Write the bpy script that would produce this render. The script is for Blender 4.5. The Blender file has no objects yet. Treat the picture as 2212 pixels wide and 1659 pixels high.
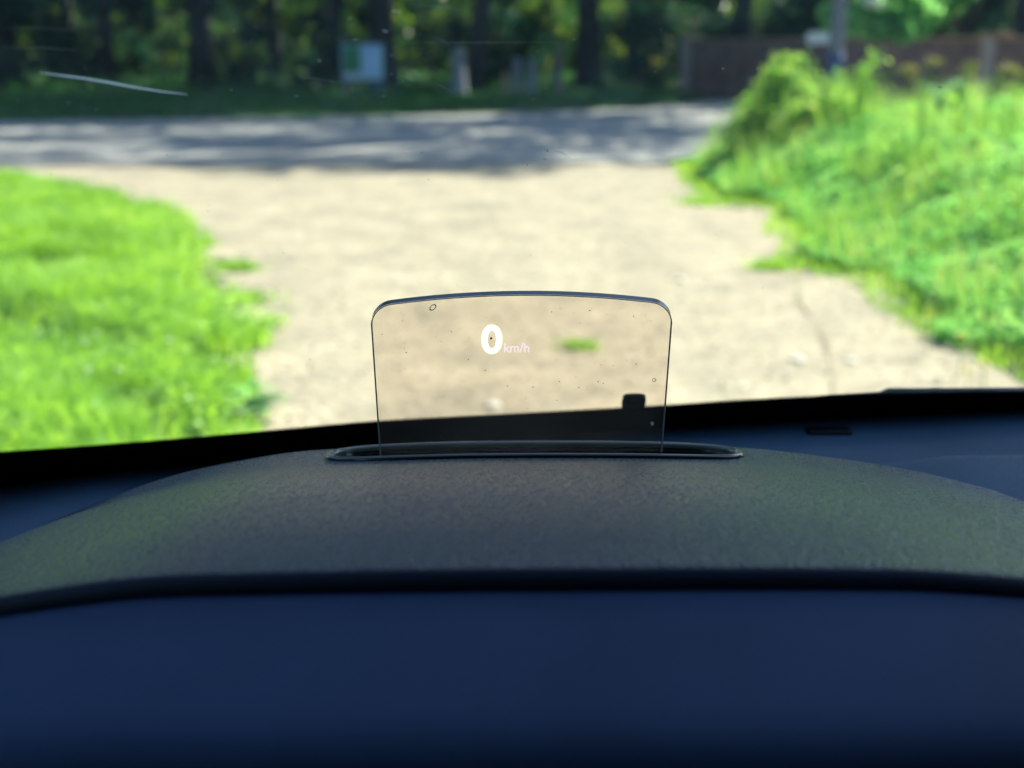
import bpy, bmesh, math, random
import numpy as np
from mathutils import Vector, Matrix, noise as mnoise

random.seed(7)
RNG = np.random.default_rng(7)
SC = bpy.context.scene
COL = SC.collection
R = math.radians

# ------------------------------------------------------------------ camera
W, H = 2212.0, 1659.0            # working pixel grid used to measure the photograph
FPX = 2760.0
EYE = Vector((0.0, 0.0, 1.5))
PITCH = math.atan((829.5 - 95.0) / FPX)
cam_d = bpy.data.cameras.new("camera")
cam = bpy.data.objects.new("camera", cam_d)
COL.objects.link(cam)
cam.location = EYE
cam.rotation_euler = (R(90) - PITCH, 0, 0)
cam_d.sensor_width = 36.0
cam_d.lens = 36.0 * FPX / W
cam_d.clip_start = 0.02
cam_d.clip_end = 2000
cam_d.dof.use_dof = True
cam_d.dof.focus_distance = 0.745
cam_d.dof.aperture_fstop = 5.8
cam_d.dof.aperture_blades = 0
SC.camera = cam

# ------------------------------------------------------------------ light
SUN_EL, SUN_AZ = R(42), R(45)     # azimuth measured from +Y towards +X
world = bpy.data.worlds.new("World")
SC.world = world
world.use_nodes = True
nt = world.node_tree
nt.nodes.clear()
sky = nt.nodes.new("ShaderNodeTexSky")
sky.sky_type = 'NISHITA'
sky.sun_disc = False
sky.sun_elevation = SUN_EL
sky.sun_rotation = SUN_AZ
sky.air_density = 1.0
sky.dust_density = 0.6
sky.ozone_density = 3.0
bg = nt.nodes.new("ShaderNodeBackground")
bg.inputs["Strength"].default_value = 0.115
wo = nt.nodes.new("ShaderNodeOutputWorld")
nt.links.new(sky.outputs[0], bg.inputs[0])
nt.links.new(bg.outputs[0], wo.inputs[0])
sun_d = bpy.data.lights.new("sun", 'SUN')
sun_d.energy = 5.0
sun_d.angle = R(0.53)
sun_d.color = (1.0, 0.93, 0.80)
sun = bpy.data.objects.new("sun", sun_d)
COL.objects.link(sun)
SDIR = Vector((math.sin(SUN_AZ) * math.cos(SUN_EL), math.cos(SUN_AZ) * math.cos(SUN_EL), math.sin(SUN_EL)))
sun.rotation_euler = SDIR.to_track_quat('Z', 'Y').to_euler()
sun.location = (20, 20, 30)

SC.render.engine = 'CYCLES'
SC.view_settings.view_transform = 'Standard'
SC.view_settings.look = 'None'
SC.view_settings.gamma = 1
SC.view_settings.exposure = 1.4
SC.view_settings.use_curve_mapping = False
SC.cycles.use_denoising = True
SC.cycles.max_bounces = 8
SC.cycles.diffuse_bounces = 3
SC.cycles.glossy_bounces = 3
SC.cycles.transmission_bounces = 4
SC.cycles.transparent_max_bounces = 12
SC.cycles.caustics_reflective = False
SC.cycles.caustics_refractive = False
SC.cycles.sample_clamp_indirect = 6

# ------------------------------------------------------------------ projection helpers (measure photo -> metres)
CP, SP = math.cos(PITCH), math.sin(PITCH)
def ray(px, py):
    u, v = (px - W / 2) / FPX, (py - H / 2) / FPX
    return Vector((u, CP - v * SP, -SP - v * CP))
def at(px, py, Y):
    d = ray(px, py)
    return EYE + d * (Y / d.y)
def onz(px, py, z=0.0):
    d = ray(px, py)
    return EYE + d * ((z - EYE.z) / d.z)
def interp(x, xs, ys):
    return float(np.interp(x, xs, ys))
def smooth(t):
    t = max(0.0, min(1.0, t))
    return t * t * (3 - 2 * t)
def pchip(x, xs, ys):
    """smooth (monotone-ish) cubic interpolation"""
    n = len(xs)
    if x <= xs[0]: return ys[0]
    if x >= xs[-1]: return ys[-1]
    i = max(k for k in range(n - 1) if xs[k] <= x)
    def sl(k):
        if k <= 0: return (ys[1] - ys[0]) / (xs[1] - xs[0])
        if k >= n - 1: return (ys[-1] - ys[-2]) / (xs[-1] - xs[-2])
        return (ys[k + 1] - ys[k - 1]) / (xs[k + 1] - xs[k - 1])
    h = xs[i + 1] - xs[i]; t = (x - xs[i]) / h
    return ((2*t**3 - 3*t**2 + 1) * ys[i] + (t**3 - 2*t**2 + t) * h * sl(i)
            + (-2*t**3 + 3*t**2) * ys[i + 1] + (t**3 - t**2) * h * sl(i + 1))

# ------------------------------------------------------------------ object helpers
def tag(o, label=None, cat=None, group=None, kind=None):
    if label: o["label"] = label
    if cat: o["category"] = cat
    if group: o["group"] = group
    if kind: o["kind"] = kind
    return o
def link(name, me, mat=None, parent=None, smooth_shade=False, loc=None):
    o = bpy.data.objects.new(name, me)
    COL.objects.link(o)
    if mat is not None and not me.materials: me.materials.append(mat)
    if parent is not None: o.parent = parent
    if loc is not None: o.location = loc
    if smooth_shade:
        me.polygons.foreach_set("use_smooth", [True] * len(me.polygons))
    return o
def empty(name, loc=(0, 0, 0), rz=0.0):
    o = bpy.data.objects.new(name, None)
    COL.objects.link(o)
    o.location = loc
    o.rotation_euler = (0, 0, rz)
    o.empty_display_size = 0.1
    return o
def pymesh(name, verts, faces):
    me = bpy.data.meshes.new(name)
    me.from_pydata([tuple(v) for v in verts], [], faces)
    me.update()
    return me
def npmesh(name, verts, loops, sizes):
    """verts (n,3), loops flat int array, sizes per face"""
    me = bpy.data.meshes.new(name)
    me.vertices.add(len(verts)); me.vertices.foreach_set("co", np.asarray(verts, np.float32).ravel())
    me.loops.add(len(loops)); me.loops.foreach_set("vertex_index", np.asarray(loops, np.int32))
    st = np.concatenate(([0], np.cumsum(sizes)[:-1])).astype(np.int32)
    me.polygons.add(len(sizes)); me.polygons.foreach_set("loop_start", st)
    me.polygons.foreach_set("loop_total", np.asarray(sizes, np.int32))
    me.update(calc_edges=True)
    return me
def grid_mesh(name, rows, close_u=False):
    """rows: list of lists of points, same length"""
    n, m = len(rows), len(rows[0])
    verts = [p for r in rows for p in r]
    faces = []
    for i in range(n - 1):
        for j in range(m - (0 if close_u else 1)):
            j2 = (j + 1) % m
            faces.append((i*m + j, i*m + j2, (i+1)*m + j2, (i+1)*m + j))
    return pymesh(name, verts, faces)
def tube_bm(bm, pts, rad, seg=8, cap=True):
    """tapered tube through pts; rad a number or list"""
    pts = [Vector(p) for p in pts]
    rr = rad if isinstance(rad, (list, tuple)) else [rad] * len(pts)
    rings = []
    for i, p in enumerate(pts):
        d = (pts[min(i + 1, len(pts)-1)] - pts[max(i - 1, 0)]).normalized()
        a = d.orthogonal().normalized() if i == 0 else (prev_a - d * prev_a.dot(d)).normalized()
        prev_a = a
        b = d.cross(a)
        rings.append([bm.verts.new(p + (a * math.cos(2*math.pi*k/seg) + b * math.sin(2*math.pi*k/seg)) * rr[i]) for k in range(seg)])
    for i in range(len(rings) - 1):
        for k in range(seg):
            bm.faces.new((rings[i][k], rings[i][(k+1) % seg], rings[i+1][(k+1) % seg], rings[i+1][k]))
    if cap:
        bm.faces.new(list(reversed(rings[0]))); bm.faces.new(rings[-1])
def box_bm(bm, c, s, rot=None, bevel=0.0):
    c = Vector(c)
    r = bmesh.ops.create_cube(bm, size=1.0)
    vs = r["verts"]
    M = Matrix.Translation(c) @ (rot.to_4x4() if rot is not None else Matrix.Identity(4)) @ Matrix.Diagonal((*s, 1))
    bmesh.ops.transform(bm, matrix=M, verts=vs)
    if bevel:
        es = {e for v in vs for e in v.link_edges}
        bmesh.ops.bevel(bm, geom=list(es), offset=bevel, segments=2, profile=0.5, affect='EDGES')
def bm_done(bm, name):
    bmesh.ops.recalc_face_normals(bm, faces=bm.faces)
    me = bpy.data.meshes.new(name); bm.to_mesh(me); bm.free()
    return me
def fbm(x, y, s=1.0, o=4, seed=0.0):
    return mnoise.fractal(Vector((x * s + seed, y * s - seed, seed)), 0.9, 2.0, o)

# ------------------------------------------------------------------ materials
def new_mat(name):
    m = bpy.data.materials.new(name)
    m.use_nodes = True
    n = m.node_tree
    n.nodes.clear()
    out = n.nodes.new("ShaderNodeOutputMaterial")
    return m, n, out
def N(n, t, **kw):
    x = n.nodes.new(t)
    for k, v in kw.items():
        if k in x.inputs: x.inputs[k].default_value = v
        else: setattr(x, k, v)
    return x
def ramp(n, fac, stops):
    r = n.nodes.new("ShaderNodeValToRGB")
    e = r.color_ramp.elements
    e[0].position, e[0].color = stops[0][0], (*stops[0][1], 1)
    e[1].position, e[1].color = stops[-1][0], (*stops[-1][1], 1)
    for p, c in stops[1:-1]:
        k = e.new(p); k.color = (*c, 1)
    n.links.new(fac, r.inputs[0])
    return r
def coords(n, scale=(1, 1, 1)):
    t = n.nodes.new("ShaderNodeTexCoord")
    mp = n.nodes.new("ShaderNodeMapping")
    mp.inputs["Scale"].default_value = scale
    n.links.new(t.outputs["Object"], mp.inputs[0])
    return mp.outputs[0]
def principled(n, out, rough=0.6, spec=0.5):
    p = n.nodes.new("ShaderNodeBsdfPrincipled")
    p.inputs["Roughness"].default_value = rough
    p.inputs["Specular IOR Level"].default_value = spec
    n.links.new(p.outputs[0], out.inputs[0])
    return p

def plastic(name, col, rough, grain_scale=0, grain=0.0, spec=0.5, dist=0.0004, var=0.25):
    m, n, out = new_mat(name)
    p = principled(n, out, rough, spec)
    c = coords(n)
    nz = N(n, "ShaderNodeTexNoise", Scale=6.0, Detail=4.0)
    n.links.new(c, nz.inputs["Vector"])
    r = ramp(n, nz.outputs[0], [(0.3, tuple(x * (1 - var) for x in col)), (0.7, tuple(x * (1 + var) for x in col))])
    n.links.new(r.outputs[0], p.inputs["Base Color"])
    if grain_scale:
        # embossed leather grain: warped cells + fine noise
        w = N(n, "ShaderNodeTexNoise", Scale=grain_scale * 0.6, Detail=2.0)
        n.links.new(c, w.inputs["Vector"])
        add = n.nodes.new("ShaderNodeVectorMath"); add.operation = 'MULTIPLY_ADD'
        add.inputs[1].default_value = (0.0025,) * 3
        n.links.new(w.outputs["Color"], add.inputs[0]); n.links.new(c, add.inputs[2])
        v = N(n, "ShaderNodeTexVoronoi", Scale=grain_scale, feature='SMOOTH_F1')
        v.inputs["Smoothness"].default_value = 0.35
        n.links.new(add.outputs[0], v.inputs["Vector"])
        nf = N(n, "ShaderNodeTexNoise", Scale=grain_scale * 1.7, Detail=3.0)
        n.links.new(c, nf.inputs["Vector"])
        mx = n.nodes.new("ShaderNodeMath"); mx.operation = 'MULTIPLY_ADD'; mx.inputs[1].default_value = 0.35
        n.links.new(nf.outputs[0], mx.inputs[0]); n.links.new(v.outputs[0], mx.inputs[2])
        b = N(n, "ShaderNodeBump", Strength=grain, Distance=dist, invert=True)
        n.links.new(mx.outputs[0], b.inputs["Height"]); n.links.new(b.outputs[0], p.inputs["Normal"])
        rr = ramp(n, mx.outputs[0], [(0.2, (rough - .06,) * 3), (0.8, (min(1, rough + .16),) * 3)])
        n.links.new(rr.outputs[0], p.inputs["Roughness"])
    return m

def leaf_mat(name, dark, mid, light, trans=0.45, rough=0.45, spec=0.35, yellow=None, patch=0.5):
    """reflecting and translucent leaf, colour varied per leaf and per patch of plants"""
    m, n, out = new_mat(name)
    geo = n.nodes.new("ShaderNodeNewGeometry")  # thin ring added to carry pale ground reflections along the rim
    c = coords(n)
    nz = N(n, "ShaderNodeTexNoise", Scale=patch, Detail=3.0)
    n.links.new(c, nz.inputs["Vector"])
    mix = n.nodes.new("ShaderNodeMath"); mix.operation = 'MULTIPLY_ADD'; mix.inputs[1].default_value = 0.55
    n.links.new(geo.outputs["Random Per Island"], mix.inputs[0])
    sub = n.nodes.new("ShaderNodeMath"); sub.operation = 'MULTIPLY_ADD'; sub.inputs[1].default_value = 1.3; sub.inputs[2].default_value = -0.42
    n.links.new(nz.outputs[0], sub.inputs[0]); n.links.new(sub.outputs[0], mix.inputs[2])
    st = [(0.05, dark), (0.45, mid), (0.8, light)]
    if yellow: st.append((0.98, yellow))
    r = ramp(n, mix.outputs[0], st)
    p = n.nodes.new("ShaderNodeBsdfPrincipled")
    p.inputs["Roughness"].default_value = rough
    p.inputs["Specular IOR Level"].default_value = spec
    n.links.new(r.outputs[0], p.inputs["Base Color"])
    t = n.nodes.new("ShaderNodeBsdfTranslucent")
    hs = N(n, "ShaderNodeHueSaturation", Hue=0.485, Saturation=1.1, Value=1.5)
    n.links.new(r.outputs[0], hs.inputs["Color"]); n.links.new(hs.outputs[0], t.inputs[0])
    ms = n.nodes.new("ShaderNodeMixShader"); ms.inputs[0].default_value = trans
    n.links.new(p.outputs[0], ms.inputs[1]); n.links.new(t.outputs[0], ms.inputs[2])
    n.links.new(ms.outputs[0], out.inputs[0])
    return m

def noise_mat(name, stops, scale=4.0, detail=8.0, rough=0.85, bump=0.3, bdist=0.02, bscale=30.0, stretch=(1, 1, 1), spec=0.3):
    m, n, out = new_mat(name)
    p = principled(n, out, rough, spec)
    c = coords(n, stretch)
    nz = N(n, "ShaderNodeTexNoise", Scale=scale, Detail=detail, Roughness=0.62)
    n.links.new(c, nz.inputs["Vector"])
    r = ramp(n, nz.outputs[0], stops)
    n.links.new(r.outputs[0], p.inputs["Base Color"])
    nb = N(n, "ShaderNodeTexNoise", Scale=bscale, Detail=6.0)
    n.links.new(c, nb.inputs["Vector"])
    b = N(n, "ShaderNodeBump", Strength=bump, Distance=bdist)
    n.links.new(nb.outputs[0], b.inputs["Height"]); n.links.new(b.outputs[0], p.inputs["Normal"])
    return m

M = {}
M['hood'] = plastic("soft_touch_hood", (0.0040, 0.017, 0.050), 0.18, 450, 1.0, 0.75, 0.0017)
M['hoodlip'] = plastic("hood_rolled_edge", (0.005, 0.014, 0.040), 0.45, 520, 0.5, 0.4, 0.0004)
M['dash'] = plastic("dashboard_plastic", (0.042, 0.085, 0.135), 0.6, 620, 0.3, 0.35, 0.0003)
M['panel'] = plastic("smooth_panel", (0.026, 0.056, 0.132), 0.62, 900, 0.15, 0.35, 0.0002)
M['black'] = plastic("black_trim", (0.004, 0.0045, 0.006), 0.55, spec=0.25)
M['deep'] = plastic("black_tray", (0.003, 0.004, 0.003), 0.5, spec=0.2)
M['rim'] = plastic("gloss_rim", (0.010, 0.012, 0.010), 0.2, spec=1.0)
for nd in M['rim'].node_tree.nodes:
    if nd.type == 'BSDF_PRINCIPLED': nd.inputs["IOR"].default_value = 1.6
M['liner'] = plastic("headliner", (0.06, 0.06, 0.065), 0.9, spec=0.1)
M['paint'] = plastic("car_paint", (0.02, 0.025, 0.035), 0.25, spec=0.5)
M['wiper'] = plastic("wiper_rubber", (0.010, 0.012, 0.011), 0.5, spec=0.4)

def gravel_mat():
    m, n, out = new_mat("pale_gravel")
    p = principled(n, out, 0.9, 0.2)
    c = coords(n)
    a = N(n, "ShaderNodeTexNoise", Scale=1.6, Detail=10.0, Roughness=0.74); n.links.new(c, a.inputs["Vector"])
    r = ramp(n, a.outputs[0], [(0.28, (0.20, 0.175, 0.135)), (0.42, (0.30, 0.262, 0.195)), (0.56, (0.375, 0.322, 0.235)), (0.72, (0.45, 0.392, 0.295))])
    v = N(n, "ShaderNodeTexVoronoi", Scale=24.0); n.links.new(c, v.inputs["Vector"])
    r2 = ramp(n, v.outputs["Color"], [(0.1, (0.66, 0.66, 0.66)), (0.5, (0.98, 0.98, 0.98)), (0.95, (1.22, 1.2, 1.17))])
    mx = N(n, "ShaderNodeMix", data_type='RGBA', blend_type='MULTIPLY'); mx.inputs[0].default_value = 0.7
    n.links.new(r.outputs[0], mx.inputs[6]); n.links.new(r2.outputs[0], mx.inputs[7])
    b2 = N(n, "ShaderNodeTexNoise", Scale=2.6, Detail=4.0); n.links.new(c, b2.inputs["Vector"])
    r3 = ramp(n, b2.outputs[0], [(0.55, (1, 1, 1)), (0.72, (0.82, 0.86, 0.88))])
    mx2 = N(n, "ShaderNodeMix", data_type='RGBA', blend_type='MULTIPLY'); mx2.inputs[0].default_value = 1.0
    n.links.new(mx.outputs[2], mx2.inputs[6]); n.links.new(r3.outputs[0], mx2.inputs[7])
    n.links.new(mx2.outputs[2], p.inputs["Base Color"])
    bb = N(n, "ShaderNodeBump", Strength=0.6, Distance=0.012)
    n.links.new(v.outputs["Distance"], bb.inputs["Height"]); n.links.new(bb.outputs[0], p.inputs["Normal"])
    return m
M['gravel'] = gravel_mat()
M['stone'] = noise_mat("pale_stone", [(0.3, (0.45, 0.42, 0.36)), (0.7, (0.70, 0.67, 0.60))], 9, 6, 0.8, 0.3, 0.004, 60)
M['pebble'] = noise_mat("pebble_mix", [(0.3, (0.26, 0.23, 0.18)), (0.5, (0.35, 0.315, 0.24)), (0.75, (0.45, 0.42, 0.35))], 3.1, 8, 0.85, 0.2, 0.003, 60)
M['asphalt'] = noise_mat("worn_asphalt", [(0.3, (0.18, 0.178, 0.172)), (0.5, (0.255, 0.25, 0.238)), (0.7, (0.34, 0.33, 0.31))], 0.7, 9, 0.9, 0.4, 0.006, 90, (0.35, 1.4, 1))
M['soil'] = noise_mat("verge_soil", [(0.3, (0.035, 0.05, 0.018)), (0.55, (0.05, 0.085, 0.022)), (0.75, (0.11, 0.10, 0.05))], 2.0, 7, 0.95, 0.5, 0.03, 18)
M['grass'] = leaf_mat("grass_blades", (0.10, 0.25, 0.04), (0.25, 0.48, 0.07), (0.36, 0.58, 0.11), 0.45, 0.5, 0.3, (0.46, 0.56, 0.16), 1.6)
M['weeds'] = leaf_mat("nettle_leaves", (0.10, 0.30, 0.08), (0.20, 0.48, 0.14), (0.30, 0.58, 0.19), 0.5, 0.6, 0.2, (0.40, 0.56, 0.18), 2.2)
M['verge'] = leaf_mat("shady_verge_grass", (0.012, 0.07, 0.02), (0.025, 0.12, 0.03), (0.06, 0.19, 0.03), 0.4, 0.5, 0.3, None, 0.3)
M['glade'] = leaf_mat("sunlit_yellow_leaves", (0.006, 0.040, 0.02), (0.025, 0.08, 0.022), (0.16, 0.24, 0.03), 0.6, 0.5, 0.15, (0.42, 0.46, 0.05), 0.4)  # yellow leaf colour stands in for sunlight on the shrubs
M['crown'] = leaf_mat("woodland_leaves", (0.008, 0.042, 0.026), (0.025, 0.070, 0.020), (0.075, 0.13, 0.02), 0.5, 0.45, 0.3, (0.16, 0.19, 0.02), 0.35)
M['shrub'] = leaf_mat("understorey_leaves", (0.004, 0.032, 0.028), (0.010, 0.045, 0.028), (0.05, 0.09, 0.02), 0.6, 0.5, 0.15, (0.50, 0.50, 0.03), 0.42)  # yellow end of the ramp paints sun patches on the leaves
M['bush'] = leaf_mat("sunny_bush_leaves", (0.05, 0.20, 0.06), (0.16, 0.42, 0.13), (0.30, 0.56, 0.22), 0.6, 0.45, 0.35, None, 0.9)
M['seedgrass'] = leaf_mat("tall_grass", (0.12, 0.28, 0.05), (0.22, 0.42, 0.08), (0.34, 0.50, 0.14), 0.45, 0.6, 0.2, (0.45, 0.48, 0.20), 1.5)
M['pale_weed'] = leaf_mat("seeding_weed_leaves", (0.10, 0.26, 0.05), (0.19, 0.38, 0.08), (0.30, 0.46, 0.12), 0.5, 0.6, 0.2, (0.42, 0.46, 0.18), 3.0)
M['seed'] = leaf_mat("brown_seed_heads", (0.12, 0.15, 0.04), (0.20, 0.22, 0.06), (0.28, 0.26, 0.09), 0.35, 0.6, 0.2, (0.38, 0.24, 0.10), 2.0)
M['broad'] = leaf_mat("dock_leaves", (0.08, 0.20, 0.07), (0.14, 0.28, 0.12), (0.18, 0.34, 0.14), 0.4, 0.7, 0.15, None, 4.0)
M['bark'] = noise_mat("dark_bark", [(0.3, (0.012, 0.012, 0.014)), (0.7, (0.045, 0.042, 0.042))], 3.0, 8, 0.9, 0.8, 0.03, 14, (1, 1, 0.25))
M['wood'] = noise_mat("weathered_wood", [(0.3, (0.12, 0.10, 0.085)), (0.7, (0.24, 0.205, 0.175))], 4.0, 8, 0.8, 0.4, 0.006, 30, (1, 1, 0.12))
M['greywood'] = noise_mat("grey_wood", [(0.3, (0.17, 0.18, 0.20)), (0.7, (0.30, 0.31, 0.34))], 4.0, 8, 0.8, 0.4, 0.006, 30, (1, 1, 0.12))
M['yellow'] = noise_mat("flower_yellow", [(0.3, (0.62, 0.48, 0.02)), (0.7, (0.75, 0.62, 0.04))], 30, 3, 0.6, 0.1, 0.001, 90)
M['white'] = noise_mat("blossom_and_glint_white", [(0.3, (0.68, 0.72, 0.68)), (0.7, (0.82, 0.84, 0.80))], 30, 3, 0.6, 0.1, 0.001, 90)
M['teal'] = plastic("teal_frame_paint", (0.03, 0.17, 0.19), 0.5)
M['bluepaint'] = plastic("blue_band_paint", (0.05, 0.09, 0.20), 0.5)
M['signwhite'] = plastic("pale_sign_paint", (0.62, 0.68, 0.74), 0.5, var=0.08)
M['dry'] = noise_mat("dry_stem", [(0.3, (0.22, 0.17, 0.12)), (0.7, (0.30, 0.24, 0.16))], 8, 4, 0.8, 0.2, 0.002, 40)

def brick_mat():
    m, n, out = new_mat("brown_brick")
    p = principled(n, out, 0.85, 0.25)
    t = n.nodes.new("ShaderNodeTexCoord")
    b = N(n, "ShaderNodeTexBrick", Scale=1.0)
    b.inputs["Brick Width"].default_value = 0.225
    b.inputs["Row Height"].default_value = 0.075
    b.inputs["Mortar Size"].default_value = 0.010
    b.inputs["Color1"].default_value = (0.40, 0.21, 0.165, 1)
    b.inputs["Color2"].default_value = (0.30, 0.18, 0.15, 1)
    b.inputs["Mortar"].default_value = (0.16, 0.15, 0.14, 1)
    n.links.new(t.outputs["UV"], b.inputs["Vector"])
    nz = N(n, "ShaderNodeTexNoise", Scale=2.2, Detail=5.0)
    n.links.new(t.outputs["Object"], nz.inputs["Vector"])
    r = ramp(n, nz.outputs[0], [(0.3, (0.6, 0.6, 0.65)), (0.7, (1.15, 1.05, 1.0))])
    mx = N(n, "ShaderNodeMix", data_type='RGBA', blend_type='MULTIPLY'); mx.inputs[0].default_value = 1.0
    n.links.new(b.outputs[0], mx.inputs[6]); n.links.new(r.outputs[0], mx.inputs[7])
    n.links.new(mx.outputs[2], p.inputs["Base Color"])
    bp = N(n, "ShaderNodeBump", Strength=0.5, Distance=0.008, invert=True)
    n.links.new(b.outputs["Fac"], bp.inputs["Height"]); n.links.new(bp.outputs[0], p.inputs["Normal"])
    return m
M['brick'] = brick_mat()
M['coping'] = noise_mat("sandstone_coping", [(0.3, (0.34, 0.20, 0.13)), (0.7, (0.50, 0.32, 0.20))], 3, 6, 0.85, 0.3, 0.01, 30)
M['pier'] = noise_mat("rendered_pier", [(0.3, (0.42, 0.30, 0.26)), (0.7, (0.55, 0.42, 0.38))], 3, 6, 0.85, 0.3, 0.01, 30)

def glass_mat(name, tint, ior, rough=0.0, dust=0.0, dust_haze_col=(0.5, 0.5, 0.5), gain=1.0):
    """thin clear pane: see-through, with fresnel reflection and a film of dust that can carry painted haze"""
    m, n, out = new_mat(name)
    tr = N(n, "ShaderNodeBsdfTransparent"); tr.inputs[0].default_value = (*tint, 1)
    gl = N(n, "ShaderNodeBsdfGlossy"); gl.inputs["Roughness"].default_value = rough
    fr = N(n, "ShaderNodeFresnel", IOR=ior)
    geo = n.nodes.new("ShaderNodeNewGeometry")
    # use the unflipped angle on both sides
    mth = n.nodes.new("ShaderNodeMath"); mth.operation = 'MULTIPLY'; mth.inputs[1].default_value = gain
    lw = N(n, "ShaderNodeLayerWeight", Blend=0.12)
    n.links.new(lw.outputs["Fresnel"], mth.inputs[0])
    ms = n.nodes.new("ShaderNodeMixShader")
    n.links.new(mth.outputs[0], ms.inputs[0])
    n.links.new(tr.outputs[0], ms.inputs[1]); n.links.new(gl.outputs[0], ms.inputs[2])
    if dust:
        df = N(n, "ShaderNodeBsdfTranslucent"); df.inputs[0].default_value = (*dust_haze_col, 1)
        c = coords(n)
        nz = N(n, "ShaderNodeTexNoise", Scale=14.0, Detail=8.0, Roughness=0.7)
        n.links.new(c, nz.inputs["Vector"])
        r = ramp(n, nz.outputs[0], [(0.35, (dust * 0.4,) * 3), (0.75, (dust * 1.8,) * 3)])
        m2 = n.nodes.new("ShaderNodeMixShader")
        n.links.new(r.outputs[0], m2.inputs[0])
        n.links.new(ms.outputs[0], m2.inputs[1]); n.links.new(df.outputs[0], m2.inputs[2])
        n.links.new(m2.outputs[0], out.inputs[0])
    else:
        n.links.new(ms.outputs[0], out.inputs[0])
    return m
M['screen'] = glass_mat("windscreen_glass", (0.90, 0.975, 0.935), 1.45, 0.0, 0.042, (0.45, 0.60, 0.58), 0.25)  # teal film colour also paints a veil of haze over the darks
M['combiner'] = glass_mat("combiner_glass", (0.85, 0.795, 0.75), 1.5, 0.0, 0.04, (0.6, 0.5, 0.45), 0.5)
M['satin'] = plastic("gravel_glint_lip", (0.10, 0.10, 0.075), 0.25, spec=0.9)  # beige tint stands in for gravel reflected at the rim ends
M['glassedge'] = plastic("ground_glass_edge", (0.035, 0.055, 0.085), 0.25, spec=0.6)
M['glasside'] = plastic("polished_glass_edge", (0.42, 0.44, 0.40), 0.2, spec=0.8)
M['speck'] = plastic("dust_speck", (0.50, 0.54, 0.54), 0.9, spec=0.1)
M['fleck'] = plastic("combiner_fleck", (0.16, 0.13, 0.11), 0.9, spec=0.1)
M['scratch'] = plastic("scratch_chip", (0.85, 0.88, 0.84), 0.6, spec=0.5, var=0.05)

def lit_mark(name, col):
    """thin mark in the glass: scatters light from both sides"""
    m, n, out = new_mat(name)
    a = N(n, "ShaderNodeBsdfDiffuse"); a.inputs[0].default_value = (*col, 1)
    b = N(n, "ShaderNodeBsdfTranslucent"); b.inputs[0].default_value = (*col, 1)
    ms = n.nodes.new("ShaderNodeMixShader"); ms.inputs[0].default_value = 0.65
    n.links.new(a.outputs[0], ms.inputs[1]); n.links.new(b.outputs[0], ms.inputs[2]); n.links.new(ms.outputs[0], out.inputs[0])
    return m
M['scratch'] = lit_mark("scratch_chip", (0.92, 0.95, 0.90))
M['speck'] = lit_mark("dust_speck", (0.36, 0.38, 0.36))
def emis(name, col, s):
    m, n, out = new_mat(name)
    e = N(n, "ShaderNodeEmission", Strength=s); e.inputs[0].default_value = (*col, 1)
    n.links.new(e.outputs[0], out.inputs[0])
    return m
M['digit'] = emis("projected_digit", (1.0, 1.0, 0.93), 0.62)
M['unit'] = emis("projected_unit", (1.0, 0.86, 0.88), 0.36)
M['halo'] = emis("projected_digit_rim", (0.90, 1.0, 0.70), 0.42)

def frit_mat():
    m, n, out = new_mat("ceramic_band")
    t = n.nodes.new("ShaderNodeTexCoord")
    sep = n.nodes.new("ShaderNodeSeparateXYZ")
    n.links.new(t.outputs["UV"], sep.inputs[0])
    # print: solid below v=0, slanted rows of dots fading out above
    def mth(op, a, b=None):
        x = n.nodes.new("ShaderNodeMath"); x.operation = op
        for i, q in enumerate((a, b)):
            if q is None: continue
            if isinstance(q, (int, float)): x.inputs[i].default_value = q
            else: n.links.new(q, x.inputs[i])
        return x.outputs[0]
    u, v = sep.outputs[0], sep.outputs[1]
    su = mth('SINE', mth('MULTIPLY', mth('ADD', u, mth('MULTIPLY', v, 0.6)), 6.2832 / 0.0016))
    sv = mth('SINE', mth('MULTIPLY', mth('SUBTRACT', v, mth('MULTIPLY', u, 0.0)), 6.2832 / 0.0016))
    d = mth('ADD', mth('MULTIPLY', mth('ADD', su, sv), 0.25), 0.5)      # 0..1
    thr = mth('DIVIDE', v, 0.0065)                                     # 0 at solid edge, 1 at the outer edge
    on = mth('GREATER_THAN', d, thr)
    p = n.nodes.new("ShaderNodeBsdfPrincipled")
    p.inputs["Base Color"].default_value = (0.0015, 0.0015, 0.002, 1); p.inputs["Roughness"].default_value = 0.45
    p.inputs["Specular IOR Level"].default_value = 0.1
    tr = n.nodes.new("ShaderNodeBsdfTransparent")
    ms = n.nodes.new("ShaderNodeMixShader")
    n.links.new(on, ms.inputs[0]); n.links.new(tr.outputs[0], ms.inputs[1]); n.links.new(p.outputs[0], ms.inputs[2])
    n.links.new(ms.outputs[0], out.inputs[0])
    return m
M['frit'] = frit_mat()

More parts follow.
